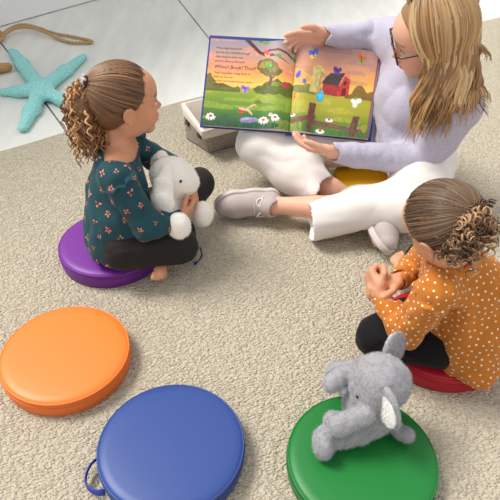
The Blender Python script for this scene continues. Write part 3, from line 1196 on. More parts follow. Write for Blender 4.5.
# ---------------------------------------------------------------- grey plush elephant on the green cushion
def elephant():
    t = thing('plush_elephant', 'grey plush elephant with white-lined ears sitting on the green cushion', 'soft toy', (.255, .76, .058))
    fw = unit(V(-.92, .30, 0))                # the way it faces
    lf = V(-fw[1], fw[0], 0)                  # its left, towards the viewer
    bo = V(.268, .800, .058)
    def L(x, y, z):
        return bo + fw * x + lf * y + V(0, 0, z)
    ho = at(381, 381, .205)
    hR = frame(fw * .93 + lf * .12 + V(0, 0, -.30))
    F = Field(bo + V(-.22, -.20, -.002), bo + V(.20, .20, .34), .0028)
    F.ell(L(0, 0, .056), (.058, .056, .060), k=.02)
    F.cap(L(0, 0, .06), L(.006, 0, .115), .050, .040, k=.03)
    F.ell(ho, (.064, .060, .064), hR, k=.02)
    F.ell(ho + hR @ V(.020, 0, -.016), (.048, .046, .044), hR, k=.02)
    # trunk: forward, then turned up a little at the tip
    tr = [ho + hR @ V(.045, 0, -.016), at(352, 373, .195), at(341, 376, .192), at(332, 384, .187)]
    F.chain(tr, [.021, .019, .018, .0195], k=.006)
    # left arm lying over the left leg, right arm on the far side
    F.chain([L(.012, .052, .108), L(.055, .075, .082), at(334, 421, .122)], [.025, .024, .0235], k=.006)
    F.chain([L(.012, -.052, .108), L(.05, -.075, .082), L(.092, -.075, .066)], [.026, .025, .025], k=.012)
    # legs with broad flat soles
    for s in (1, -1):
        F.chain([L(.02, s * .044, .034), L(.060, s * .074, .032)], [.034, .029], k=.008)
        F.ell(L(.082, s * .100, .036), (.023, .036, .037), frame(fw + lf * s * .55), k=.012)
    F.cut((0, 0, .0598), (0, 0, -1))
    F.fold(.0022, (.012, .012, .012), seed=4, ridged=False)
    F.fold(.003, (.03, .03, .03), seed=8, ridged=False)
    plush('body', F, M['elephant'], t, 14000, .0045)
    # tail
    F = Field(bo + V(-.05, -.15, -.002), bo + V(.17, .10, .12), .0028)
    F.chain([L(-.050, .0, .035), L(-.076, .012, .024), L(-.090, .018, .030)], [.017, .014, .017], k=.01)
    plush('tail', F, M['elephant'], t, 1500, .004)
    # ears: grey outside, white lining
    for s, tip, mid in ((1, at(389, 426, .150), at(380, 403, .195)), (-1, at(403, 341, .240), at(392, 357, .245))):
        a = ho + hR @ V(-.012, s * .050, .026)
        mid = V(mid); tip = V(tip)
        ax = unit(tip - a)
        nf = unit(hR @ V(.75, s * .65, .1)); nf = unit(nf - ax * np.dot(nf, ax))      # side the lining faces
        wd = np.cross(ax, nf)
        bw = 1.0 if s > 0 else 1.22
        R = np.stack([ax, wd, nf], 1)
        ln = np.linalg.norm(tip - a)
        for part, m, off, sc in (('ear', M['elephant'], -.004, 1.0), ('ear_lining', M['elear'], .0035, .84)):
            E = Field(a - .12, a + .12, .0025)
            E.ell(a + ax * ln * .50 + nf * off, (ln * .58 * sc, .041 * sc * bw, .0075 if part == 'ear' else .005), R, k=.01)
            if part == 'ear':
                E.ell(a + ax * ln * .25 + nf * off, (ln * .38, .028, .009), R, k=.012)
            eo = plush(part, E, m, t if part == 'ear' else eo, 1800, .0035, 5)
    for s in (1, -1):
        c = ho + hR @ V(.048, s * .043, .004)
        MB().lathe([(.0001, -.0036), (.0026, -.0027), (.0037, 0), (.0026, .0027), (.0001, .0036)], 12, c=c).build('eye', M['bead'], t)
    return t


elephant()


# ---------------------------------------------------------------- woman reading to the children
def woman():
    rnd = np.random.RandomState(25)
    g = thing('person', 'woman in a lilac-grey sweater and white trousers holding up the open picture book', 'person', (.55, 1.86, .056))
    H = .250
    ho = at(432, 36, .60)
    hR = frame((-.95, .10, -.34), (-.02, -.22, 1))
    nb = V(.575, 1.835, .475)
    shL, elL, wrL = V(.650, 1.690, .410), at(421, 162, .200), at(333, 152, .262)
    shR, elR, wrR = V(.515, 2.030, .500), at(374, 37, .47), at(325, 36, .497)
    hipL, knL, anL = V(.60, 1.79, .135), V(.505, 1.580, .120), V(.078, 1.654, .066)
    hipR, knR, anR = V(.50, 1.960, .135), V(.036, 1.905, .160), V(.390, 1.640, .060)
    pel = V(.575, 1.88, .15)
    B = Field((-.16, 1.36, .0), (.86, 2.30, .80), .0042)
    B.chain([pel, V(.585, 1.865, .30), V(.580, 1.850, .40)], [.095, .085, .085], k=.06)
    B.cap(shL, shR, .045, k=.05)
    B.cap(nb - V(0, 0, .04), ho + hR @ V(-.10, 0, -.25) * H, .046, .043, k=.04)
    B.chain([shL, elL, wrL], [.042, .033, .022], k=.01)
    B.chain([shR, elR, wrR], [.042, .033, .022], k=.01)
    B.chain([hipL, knL, V(.22, 1.615, .085), anL], [.075, .052, .038, .027], k=.01)
    B.chain([hipR, knR, V(.285, 1.725, .080), anR], [.075, .052, .038, .027], k=.01)
    B.cap(anL, V(.03, 1.650, .060), .028, .024, k=.02)
    B.cap(anR, V(.415, 1.50, .035), .026, .022, k=.02)
    head_forms(B, ho, hR, H, kid=False)
    hand(B, wrR, (-1, .03, -.10), (-.10, -.90, -.25), .16, [.16, .30, .42, .5], .65, spread=.03, side=-1, tcurl=.45)
    hand(B, wrL, unit(at(290, 143, .262) - wrL), (.05, .45, .85), .16, [.30, .32, .35, .4], .35, spread=.03, side=1, tcurl=.2)
    hc = head_colors(ho, hR, H, lin((196, 104, 98)), lin((150, 112, 76)), (.05, .08, .10), lin((236, 160, 140)))

    def colors(P):
        C = np.tile(V(lin((226, 172, 146))), (len(P), 1))
        C *= (0.95 + .10 * vnoise(P * 50 + 5))[:, None]
        return hc(P, C)
    from_field('body', B, M['skin'], g, 1, colors)
    # trousers
    T = Field((-.10, 1.42, .0), (.84, 2.14, .33), .0045)
    T.ell(V(.60, 1.875, .150), (.135, .165, .100), k=.04)
    T.chain([hipR, V(.28, 1.945, .15), knR], [.098, .094, .084], k=.03)
    T.chain([knR + V(.005, 0, 0), V(.17, 1.815, .105), at(322, 192, .085)], [.086, .088, .060], k=.03)
    T.chain([hipL, V(.56, 1.66, .13), knL], [.105, .100, .088], k=.04)
    T.chain([knL, V(.36, 1.590, .098), at(313, 222, .075)], [.088, .076, .064], k=.03)
    for c, d in ((at(322, 190, .085), unit(at(322, 190, .085) - knR)), (at(311, 221, .075), unit(at(311, 221, .075) - V(.40, 1.59, .10)))):
        T.cap(c + d * .055, c + d * .20, .075, k=.0, mode='sub')
        T.cap(c - d * .03, c + d * .12, .045, .056, k=.004, mode='sub')
    T.fold(.009, (.13, .06, .08), seed=3)
    T.fold(.006, (.09, .035, .04), seed=7, where=lambda P: vnoise(P * 9 + 3) ** 2 * 1.6)
    T.cut((0, 0, .003), (0, 0, -1))
    cloth('trousers', T, [M['white']], g)
    # sweater
    W = Field((.10, 1.50, .08), (.90, 2.32, .62), .0042)
    W.chain([V(.585, 1.875, .19), V(.590, 1.865, .30), V(.583, 1.850, .395)], [.128, .118, .110], k=.06)
    W.cap(shL + V(-.005, .02, 0), shR - V(-.005, .02, .01), .066, k=.08)
    W.cap(nb - V(0, 0, .06), nb + V(-.010, -.005, .0), .075, .058, k=.05)
    for s_ in ((shL, elL, wrL), (shR, elR, wrR)):
        W.chain([s_[0], s_[1]], [.069, .060], k=.02)
        W.chain([s_[1], s_[2]], [.060, .035], k=.02)
        d = unit(s_[2] - s_[1])
        W.cap(s_[2] + d * .004, s_[2] + d * .06, .026, .040, k=.004, mode='sub')
    for p, s in ((V(.510, 1.79, .345), 1), (V(.485, 1.885, .345), 1)):
        W.ell(p + V(.018, 0, 0), (.064, .064, .064), k=.06)
    W.cap(V(.545, 1.92, .33), V(.517, 2.00, .45), .080, .068, k=.06)
    W.cap(V(.545, 1.84, .22), V(.535, 1.90, .34), .10, .085, k=.06)
    W.ell(nb + V(-.012, -.005, .045), (.068, .068, .045), k=.01, mode='sub')
    W.fold(.011, (.07, .10, .07), seed=5)
    W.fold(.004, (.035, .06, .05), seed=15)
    W.cut((0, 0, .17), (0, 0, -1), k=.01)
    cloth('sweater', W, [M['lilac']], g)
    # canvas shoes
    def shoe(heel, d, up):
        R = frame(d, up)
        h = V(heel)
        q = lambda x, y, z: h + R @ V(x, y, z)
        F = Field(h + R @ V(.11, 0, .04) - .17, h + R @ V(.11, 0, .04) + .17, .003)
        F.local(h, R)
        F.chain([(.035, 0, .034), (.09, 0, .032), (.155, .003, .030), (.190, .004, .024)], [.034, .036, .039, .032], k=.02, flat=((0, 0, 1), .80))
        F.cap((.03, 0, .045), (.036, 0, .072), .032, .034, k=.02)
        F.cap((.06, 0, .05), (.13, 0, .036), .028, .024, k=.03)
        F.cap((.026, 0, .084), (-.02, 0, .15), .026, .040, k=.004, mode='sub')
        F.cut((0, 0, .006), (0, 0, -1), k=.002)
        F.local()
        so = from_field('shoe', F, M['shoe'], g, 1)
        F = Field(h + R @ V(.11, 0, .0) - .17, h + R @ V(.11, 0, .0) + .17, .003)
        F.local(h, R)
        F.chain([(.030, 0, .006), (.09, 0, .006), (.155, .003, .006), (.188, .004, .006)], [.036, .037, .043, .038], k=.03)
        F.cut((0, 0, .017), (0, 0, 1), k=.003)
        F.cut((0, 0, -.005), (0, 0, -1), k=.003)
        F.local()
        from_field('sole', F, M['sole'], so, 1)
        lc = MB()
        for i in range(4):
            x = .078 + i * .016
            z = .079 - i * .0062
            pts = [q(x, y, z - 16 * y * y) for y in np.linspace(-.021, .021, 9)]
            lc.tube(pts, .0026, 6, flat=.5)
        for s in (1, -1):
            w = np.linspace(0, 2 * PI, 17)
            pts = [q(.072 + .012 * s * math.sin(a), s * (.012 + .020 * (1 - math.cos(a)) * .6), .080 - .008 * (1 - math.cos(a))) for a in w]
            lc.tube(pts, .0019, 5)
            lc.tube([q(.074, s * .008, .081), q(.080 + s * .008, s * .024, .076), q(.075 + s * .016, s * .040, .058)], .0018, 5)
        lc.build('lace', M['lace'], so)
    shoe(V(.098, 1.712, .066), (-1, -.14, -.07), (.12, -.95, .08))
    shoe(V(.394, 1.652, .058), (.12, -.99, -.06), (.62, .08, .72))
    # glasses
    gl = MB()
    gq = lambda x, y, z: ho + hR @ (V(x, y, z) * H)
    for s in (1, -1):
        ring = []
        for w in np.linspace(0, 2 * PI, 25):
            c, n_ = math.cos(w), math.sin(w)
            ring.append(gq(.455 - .03 * abs(.165 + c * .13), s * (.165 + .125 * np.sign(c) * abs(c) ** .6), .005 + .092 * np.sign(n_) * abs(n_) ** .6))
        gl.tube(ring, .0030, 6, caps=False)
        gl.tube([gq(.44, s * .288, .05), gq(.40, s * .325, .05), gq(.10, s * .355, .035), gq(-.06, s * .365, .03), gq(-.10, s * .365, -.04)], .0028, 6)
    gl.tube([gq(.455, .045, .04), gq(.468, 0, .055), gq(.455, -.045, .04)], .0028, 6)
    go = gl.build('glasses', M['glasses'], g)
    lm = bpy.data.materials.new('clear_lens'); lm.use_nodes = True
    pb = lm.node_tree.nodes['Principled BSDF']
    pb.inputs['Transmission Weight'].default_value = 1.0; pb.inputs['Roughness'].default_value = 0.0; pb.inputs['IOR'].default_value = 1.08
    for s in (1, -1):
        vs = []
        for dx in (0, .004):
            for w in np.linspace(0, 2 * PI, 25)[:-1]:
                c, n_ = math.cos(w), math.sin(w)
                vs.append(gq(.453 + dx - .03 * abs(.165 + c * .13), s * (.165 + .122 * np.sign(c) * abs(c) ** .6), .005 + .089 * np.sign(n_) * abs(n_) ** .6))
        fs = [tuple(range(24)), tuple(range(47, 23, -1))] + [(i, i + 24, (i + 1) % 24 + 24, (i + 1) % 24) for i in range(24)]
        MB().add(vs, fs).build('lens', lm, go, smooth=False)
    # bracelet
    br = MB()
    d = unit(wrR - elR); b1 = unit(np.cross(d, (0, 0, 1))); b2 = np.cross(d, b1)
    for off in (.006, .012):
        br.tube([wrR + d * off + (b1 * math.cos(w) + b2 * math.sin(w)) * .0265 for w in np.linspace(0, 2 * PI, 25)], .0016, 5, caps=False)
    br.build('bracelet', M['gold'], g)
    # hair: locks from a side parting, over the skull, then hanging
    c0 = V(-.055, 0, .125); rad = V(.475, .40, .43)
    cols = [lin((196, 158, 110)), lin((172, 132, 86)), lin((214, 180, 132)), lin((150, 112, 72)), lin((186, 144, 96))]
    hf = Field(ho - .22, ho + .2, .0036)
    hf.local(ho, hR, H)
    hf.ell(c0, rad * .985, k=.02)
    hf.ell((-.22, 0, -.10), (.33, .33, .36), k=.10)
    hf.cut((.24, 0, .26), (1, 0, -.45), k=.03)
    hf.cut((.08, 0, -.06), (.80, 0, -.50), k=.05)
    hf.local()
    ex = MB()
    DOWN = V(0, 0, -1)
    locks = []
    for i in range(64):
        s = 1 if i % 3 else -1
        x0 = -.66 + 1.04 * (i + .5 * rnd.rand()) / 64
        back = min(1, max(0, (.30 - x0) / .9))
        locks.append((s, x0, rnd.rand() * 6.28, V(.42 * back - .12 + .10 * rnd.randn(), .06 * rnd.randn() - .04, 0), .62 + .38 * rnd.rand(), V(cols[rnd.randint(len(cols))]), rnd.rand()))
    for i in range(760):
        lk = locks[rnd.randint(len(locks))]
        s = lk[0]
        x0 = lk[1] + .035 * rnd.randn()                       # along the parting, front to back
        part_y = .10
        # root on the skull near the parting
        v = unit(V(x0, part_y * (1 if s > 0 else .8) + .03 * rnd.randn(), 1.0 - .5 * abs(x0)) * V(1, 1, 1))
        p = c0 + v * rad
        back = min(1, max(0, (.30 - x0) / .9))
        drop = lk[4] * (.85 + .25 * rnd.rand()) + .10 * back
        lift = 1.0 + .07 * rnd.rand() + .05 * lk[6] + .05 * lk[1] * (-1 if lk[1] < 0 else 0)
        # direction round the skull: sideways, swept back
        sweep = V(-.40 - .5 * rnd.rand() * back - .25, s * (1.0 - .35 * back), -.15)
        pts = []
        ph = lk[2] + .35 * rnd.randn()
        q = v.copy()
        steps = 14
        tgt = unit(V((.34 if s > 0 else -.05) - 1.05 * back + .16 * rnd.rand(), s * (1.0 - .45 * back), -.22))
        ang = math.acos(np.clip(q @ tgt, -1, 1))
        for t in np.linspace(0, 1, steps):
            z = (math.sin((1 - t) * ang) * q + math.sin(t * ang) * tgt) / math.sin(ang)
            pts.append(ho + hR @ ((c0 + unit(z) * rad * lift) * H))
        # hanging part
        p = pts[-1]
        vdir = unit(pts[-1] - pts[-2])
        Ln = drop * (.255 if s > 0 else .25)
        n2 = 16
        outw = hR @ V(-.2, s, 0)
        SP = lk[3] + V(.03 * rnd.randn(), .03 * rnd.randn(), 0)
        for j in range(1, n2 + 1):
            t = j / n2
            vdir = unit(vdir * (1 - .35) + .35 * unit(DOWN + outw * (.10 - .10 * t) + SP))
            p = p + vdir * Ln / n2
            for ca, cb, cr in ((shL, shL * .5 + shR * .5, .074), (shL, elL, .070), (shR, shL * .5 + shR * .5, .074)):
                ab = cb - ca
                cc = ca + ab * np.clip((p - ca) @ ab / (ab @ ab), 0, 1)
                dd = np.linalg.norm(p - cc)
                if dd < cr:
                    p = cc + (p - cc) / dd * cr
            wv = .013 * min(1, t * 2)
            pts.append(p + hR @ V(math.sin(ph + 9 * t) * wv, 0, 0) + outw * math.cos(ph + 8 * t) * wv * .6 + V(0, 0, 0))
        k = len(pts)
        w0 = .0040 + .002 * rnd.rand()
        rr = [w0 * (.5 + .5 * min(1, a / 5)) * (1 if a < k - 9 else max(.12, (k - a) / 9)) for a in range(k)]
        c = lk[5] * (.84 + .3 * rnd.rand())
        # darker natural roots
        n0 = ex.nv
        ex.tube(pts, rr, 5, col=c)
        per = 5
        root = V(lin((134, 102, 68)))
        for a in range(8):
            f_ = .75 * (1 - a / 8)
            for b_ in range(per):
                ex.c[n0 + a * per + b_] = tuple(c * (1 - f_) + root * f_)
    from_field('hair', hf, M['hair'], g, 1, lambda P: np.tile(V(lin((150, 114, 76))), (len(P), 1)), ex)
    return g


woman()


# ---------------------------------------------------------------- open picture book
def smooth01(x):
    x = np.clip(x, 0, 1)
    return x * x * (3 - 2 * x)


class Art:
    """a printed page: colours laid down over a fine lattice of page coordinates (u right, v down)"""

    def __init__(self, n, seed):
        self.n = n
        u, v = np.meshgrid(np.linspace(0, 1, n), np.linspace(0, 1, n), indexing='xy')
        self.u, self.v = u.ravel(), v.ravel()
        self.seed = seed
        self.c = np.zeros((n * n, 3))

    def noise(self, sx, sy, o=0.0):
        return vnoise(np.stack([self.u * sx + 3 + self.seed, self.v * sy + 7 + o, np.full_like(self.u, o * 1.7 + 2)], 1))

    def put(self, m, c, a=1.0, var=.25, s=40):
        c = V(lin(c))
        k = 1 + var * (self.noise(s, s, 5.3)[m] - .5) * 2
        self.c[m] = self.c[m] * (1 - a) + (c[None] * k[:, None]) * a

    def ellm(self, x, y, rx, ry, rot=0.0, wob=0.0):
        dx, dy = self.u - x, self.v - y
        c, s = math.cos(rot), math.sin(rot)
        a, b = dx * c + dy * s, -dx * s + dy * c
        return (a / rx) ** 2 + (b / ry) ** 2 < 1 + wob * (self.noise(22, 22, x * 9) - .5) * 2

    def poly(self, pts):
        m = np.zeros(len(self.u), bool)
        k = len(pts)
        for i in range(k):
            x0, y0 = pts[i]; x1, y1 = pts[(i + 1) % k]
            if y0 == y1:
                continue
            c = ((y0 > self.v) != (y1 > self.v)) & (self.u < (x1 - x0) * (self.v - y0) / (y1 - y0) + x0)
            m ^= c
        return m

    def line(self, pts, w0, w1):
        m = np.zeros(len(self.u), bool)
        k = len(pts) - 1
        for i in range(k):
            a, b = V(pts[i]), V(pts[i + 1])
            pa = np.stack([self.u, self.v], 1) - a
            ab = b - a
            t = np.clip(pa @ ab / (ab @ ab), 0, 1)
            d = np.linalg.norm(pa - t[:, None] * ab, axis=1)
            m |= d < w0 + (w1 - w0) * (i + t) / k
        return m

    def grad(self, stops):
        vs = [s[0] for s in stops]
        cs = np.array([lin(s[1]) for s in stops])
        w = self.v + .05 * (self.noise(5, 14) - .5) + .03 * (self.noise(14, 40, 2) - .5)
        return np.stack([np.interp(w, vs, cs[:, i]) for i in range(3)], 1)

    def butterfly(self, x, y, s, c1, c2, rot=0.0):
        for sg in (-1, 1):
            r = rot + sg * .65
            self.put(self.ellm(x + sg * s * .55 * math.cos(rot), y + sg * s * .55 * math.sin(rot) - s * .3, s * .62, s * .85, r), c1)
            self.put(self.ellm(x + sg * s * .40 * math.cos(rot), y + sg * s * .40 * math.sin(rot) + s * .55, s * .42, s * .50, r), c2)
        self.put(self.line([(x - .1 * s, y - .6 * s), (x + .1 * s, y + .7 * s)], s * .12, s * .10), (60, 45, 50))

    def daisy(self, x, y, s):
        self.put(self.line([(x, y), (x + .01, y + .14)], .006, .006), (70, 110, 50))
        for k in range(9):
            w = k / 9 * 2 * PI
            self.put(self.ellm(x + math.cos(w) * s * .6, y + math.sin(w) * s * .38 + abs(math.cos(w)) * s * .12, s * .40, s * .17, w * .8), (240, 236, 230), var=.08)
        self.put(self.ellm(x, y - s * .05, s * .30, s * .24), (196, 60, 40))


def left_art(n):
    A = Art(n, 1.0)
    A.c = A.grad([(0, (150, 142, 158)), (.16, (186, 152, 142)), (.32, (230, 152, 100)), (.44, (250, 182, 84)), (.52, (250, 200, 104)), (.56, (222, 180, 90))])
    A.put((A.noise(4, 16, 3) > .62) & (A.v < .45), (232, 150, 128), .5)
    # far bushes, field
    hz = .545 + .02 * np.sin(A.u * 9)
    field = A.v > hz + .02
    g = A.grad([(.5, (176, 178, 66)), (.66, (128, 156, 50)), (.82, (84, 128, 52)), (.93, (54, 96, 58)), (1, (34, 72, 56))])
    A.c[field] = g[field]
    A.put(field & (A.noise(3, 22, 8) > .6), (172, 184, 62), .45)
    A.put((A.v >   .49 - .10 * np.exp(-((A.u - .0) / .10) ** 4) + .04 * A.noise(30, 8) + .03 * smooth01((A.u - .1) / .3)) & (A.v < .60) & (A.u < .40), (92, 98, 44), .9)
    A.put(A.ellm(.78, .53, .13, .085, 0, .4) | A.ellm(.93, .55, .12, .09, 0, .4) | A.ellm(.66, .56, .10, .05, 0, .4), (96, 106, 34))
    A.put(A.ellm(.80, .50, .06, .03, 0, .5), (136, 140, 52))
    # round tree
    A.put(A.line([(.735, .50), (.745, .43), (.72, .38)], .018, .014) | A.line([(.745, .44), (.79, .39)], .012, .009), (110, 66, 50))
    A.put(A.ellm(.71, .32, .145, .085, 0, .5) | A.ellm(.68, .27, .10, .07, 0, .5) | A.ellm(.77, .36, .09, .045, 0, .5), (120, 108, 50))
    A.put(A.ellm(.67, .27, .08, .045, -.3, .6), (172, 142, 74))
    A.put(A.ellm(.76, .33, .06, .03, -.3, .6), (150, 126, 62))
    # branch across the top with leaves
    A.put(A.line([(.42, -.01), (.50, .06), (.58, .13), (.66, .165), (.74, .16)], .022, .014), (84, 52, 36))
    A.put(A.line([(.62, .15), (.70, .105), (.80, .10), (.90, .14), (1.0, .22)], .014, .010), (96, 62, 42))
    A.put(A.line([(.74, .16), (.84, .20), (.93, .25)], .008, .004), (104, 70, 48))
    for x, y, r in ((.58, .0, .3), (.66, .015, -.4), (.90, .02, .5), (.98, .11, .2), (.96, .04, 1.0), (.80, .17, .1), (.99, .20, .8)):
        A.put(A.ellm(x, y, .038, .02, r), (98, 146, 48))
    A.butterfly(.67, .145, .034, (236, 96, 130), (244, 190, 70), .4)
    A.butterfly(.70, .285, .032, (110, 200, 60), (80, 170, 60), .5)
    A.butterfly(.455, .565, .040, (150, 110, 196), (206, 150, 200), .2)
    A.put(A.ellm(.91, .495, .035, .022, -.2) | A.ellm(.935, .51, .025, .022, .3), (214, 48, 76))
    A.put(A.ellm(.62, .70, .05, .02), (112, 124, 44))
    # a little insect lying in the grass, and a smooth lilac stone
    A.put(A.line([(.36, .79), (.42, .82)], .018, .016), (60, 140, 70))
    A.put(A.ellm(.43, .815, .035, .022, .3), (200, 70, 50))
    A.put(A.line([(.42, .78), (.52, .80), (.56, .84)], .014, .010) | A.line([(.49, .79), (.57, .73), (.60, .74)], .009, .007), (226, 184, 150))
    A.put(A.ellm(.53, .905, .105, .033, -.12, .15), (132, 130, 170))
    A.put(A.ellm(.51, .893, .07, .014, -.12), (170, 168, 204))
    A.put(A.line([(.22, 1.0), (.235, .92), (.27, .87), (.31, .885)], .012, .014), (62, 92, 62))
    for x, y, s in ((.09, .89, .062), (.70, .90, .062), (.83, .87, .058), (.78, .84, .030)):
        A.daisy(x, y, s)
    for k in range(26):
        x = (k * .137) % 1
        A.put(A.line([(x, 1.02), (x + .02 * math.sin(k * 2.3), .95 - .03 * math.cos(k))], .006, .002), (50, 104, 50))
    return A.c


def right_art(n):
    A = Art(n, 4.0)
    A.c = A.grad([(0, (196, 152, 140)), (.12, (196, 146, 128)), (.26, (216, 152, 108)), (.38, (242, 176, 86)), (.48, (248, 196, 96)), (.54, (236, 186, 92))])
    A.put((A.noise(4, 18, 3) > .60) & (A.v < .42), (160, 126, 128), .45)
    field = A.v > .55
    g = A.grad([(.5, (150, 158, 52)), (.60, (176, 172, 58)), (.74, (166, 164, 52)), (.86, (112, 140, 54)), (1, (62, 110, 56))])
    A.c[field] = g[field]
    A.put(field & (A.noise(3, 22, 8) > .58), (198, 190, 74), .4)
    # hedges at the skyline
    A.put(((A.v > .50 + .03 * A.noise(18, 5, 4) - .10 * np.exp(-((A.u - .83) / .08) ** 4) - .05 * np.exp(-((A.u - .98) / .07) ** 2)) & (A.v < .57)) & (A.u > .66), (116, 92, 46), .9)
    A.put(((A.v > .46 + .03 * A.noise(18, 5, 6)) & (A.v < .57)) & (A.u < .36), (110, 122, 58), .9)
    A.put(A.ellm(.12, .42, .07, .05, 0, .5), (206, 160, 84), .7)
    # grain tower
    A.put(A.poly([(.20, .545), (.225, .30), (.36, .30), (.335, .545)]) | A.ellm(.292, .30, .070, .065), (206, 190, 118))
    A.put(A.poly([(.30, .54), (.325, .29), (.36, .30), (.335, .545)]), (178, 156, 96))
    # red barn with a dark gambrel roof
    A.put(A.poly([(.36, .55), (.365, .42), (.57, .42), (.57, .56)]), (168, 52, 52))
    A.put(A.poly([(.56, .56), (.565, .40), (.63, .31), (.70, .36), (.70, .55)]), (196, 62, 58))
    A.put(A.poly([(.345, .43), (.40, .345), (.45, .30), (.645, .285), (.60, .36), (.575, .435)]), (74, 62, 60))
    A.put(A.line([(.575, .43), (.605, .355), (.64, .29), (.70, .345), (.715, .40)], .010, .010), (226, 132, 116))
    A.put(A.poly([(.61, .55), (.61, .46), (.665, .455), (.665, .545)]), (110, 34, 38))
    A.put(A.ellm(.64, .40, .02, .022), (70, 40, 44))
    # fence
    br = (112, 74, 66)
    A.put(A.line([(-.02, .90), (.30, .82)], .026, .026), (128, 84, 72))
    A.put(A.line([(.25, .875), (.92, .93)], .028, .026), (124, 82, 72))
    A.put(A.poly([(.20, 1.01), (.225, .665), (.31, .665), (.29, 1.01)]), br)
    A.put(A.poly([(.755, 1.01), (.80, .76), (.885, .76), (.855, 1.01)]), br)
    for k in range(34):
        x = (k * .173) % 1
        A.put(A.line([(x, 1.02), (x + .03 * math.sin(k * 2.3), .90 - .06 * math.cos(k * 1.7))], .008, .002), (66, 128, 56))
    A.butterfly(.21, .12, .050, (74, 110, 210), (226, 196, 96), -.5)
    A.butterfly(.80, .105, .044, (226, 104, 36), (110, 160, 60), .4)
    A.butterfly(.525, .27, .042, (92, 50, 150), (120, 70, 170), .1)
    A.put(A.ellm(.05, .36, .028, .045, .5), (70, 84, 190))
    A.put(A.ellm(.13, .44, .022, .03, -.3), (90, 100, 190))
    A.butterfly(.03, .60, .042, (244, 186, 60), (240, 160, 50), .3)
    A.butterfly(.345, .60, .044, (70, 180, 214), (60, 160, 200), .1)
    A.put(A.ellm(.36, .57, .03, .06, .15), (84, 196, 226))
    A.put(A.ellm(.79, .595, .05, .030, .2) | A.ellm(.84, .585, .04, .03, -.4) | A.ellm(.80, .635, .03, .03), (242, 240, 228), var=.05)
    A.put(A.ellm(.80, .56, .018, .016), (120, 170, 60))
    for x, y, s in ((.50, .835, .036), (.40, .97, .042), (.02, .82, .03)):
        A.put(A.ellm(x, y, s * 1.4, s * .6), (240, 236, 226), var=.08)
        A.put(A.ellm(x, y - s * .3, s * .5, s * .35), (206, 60, 60))
    return A.c


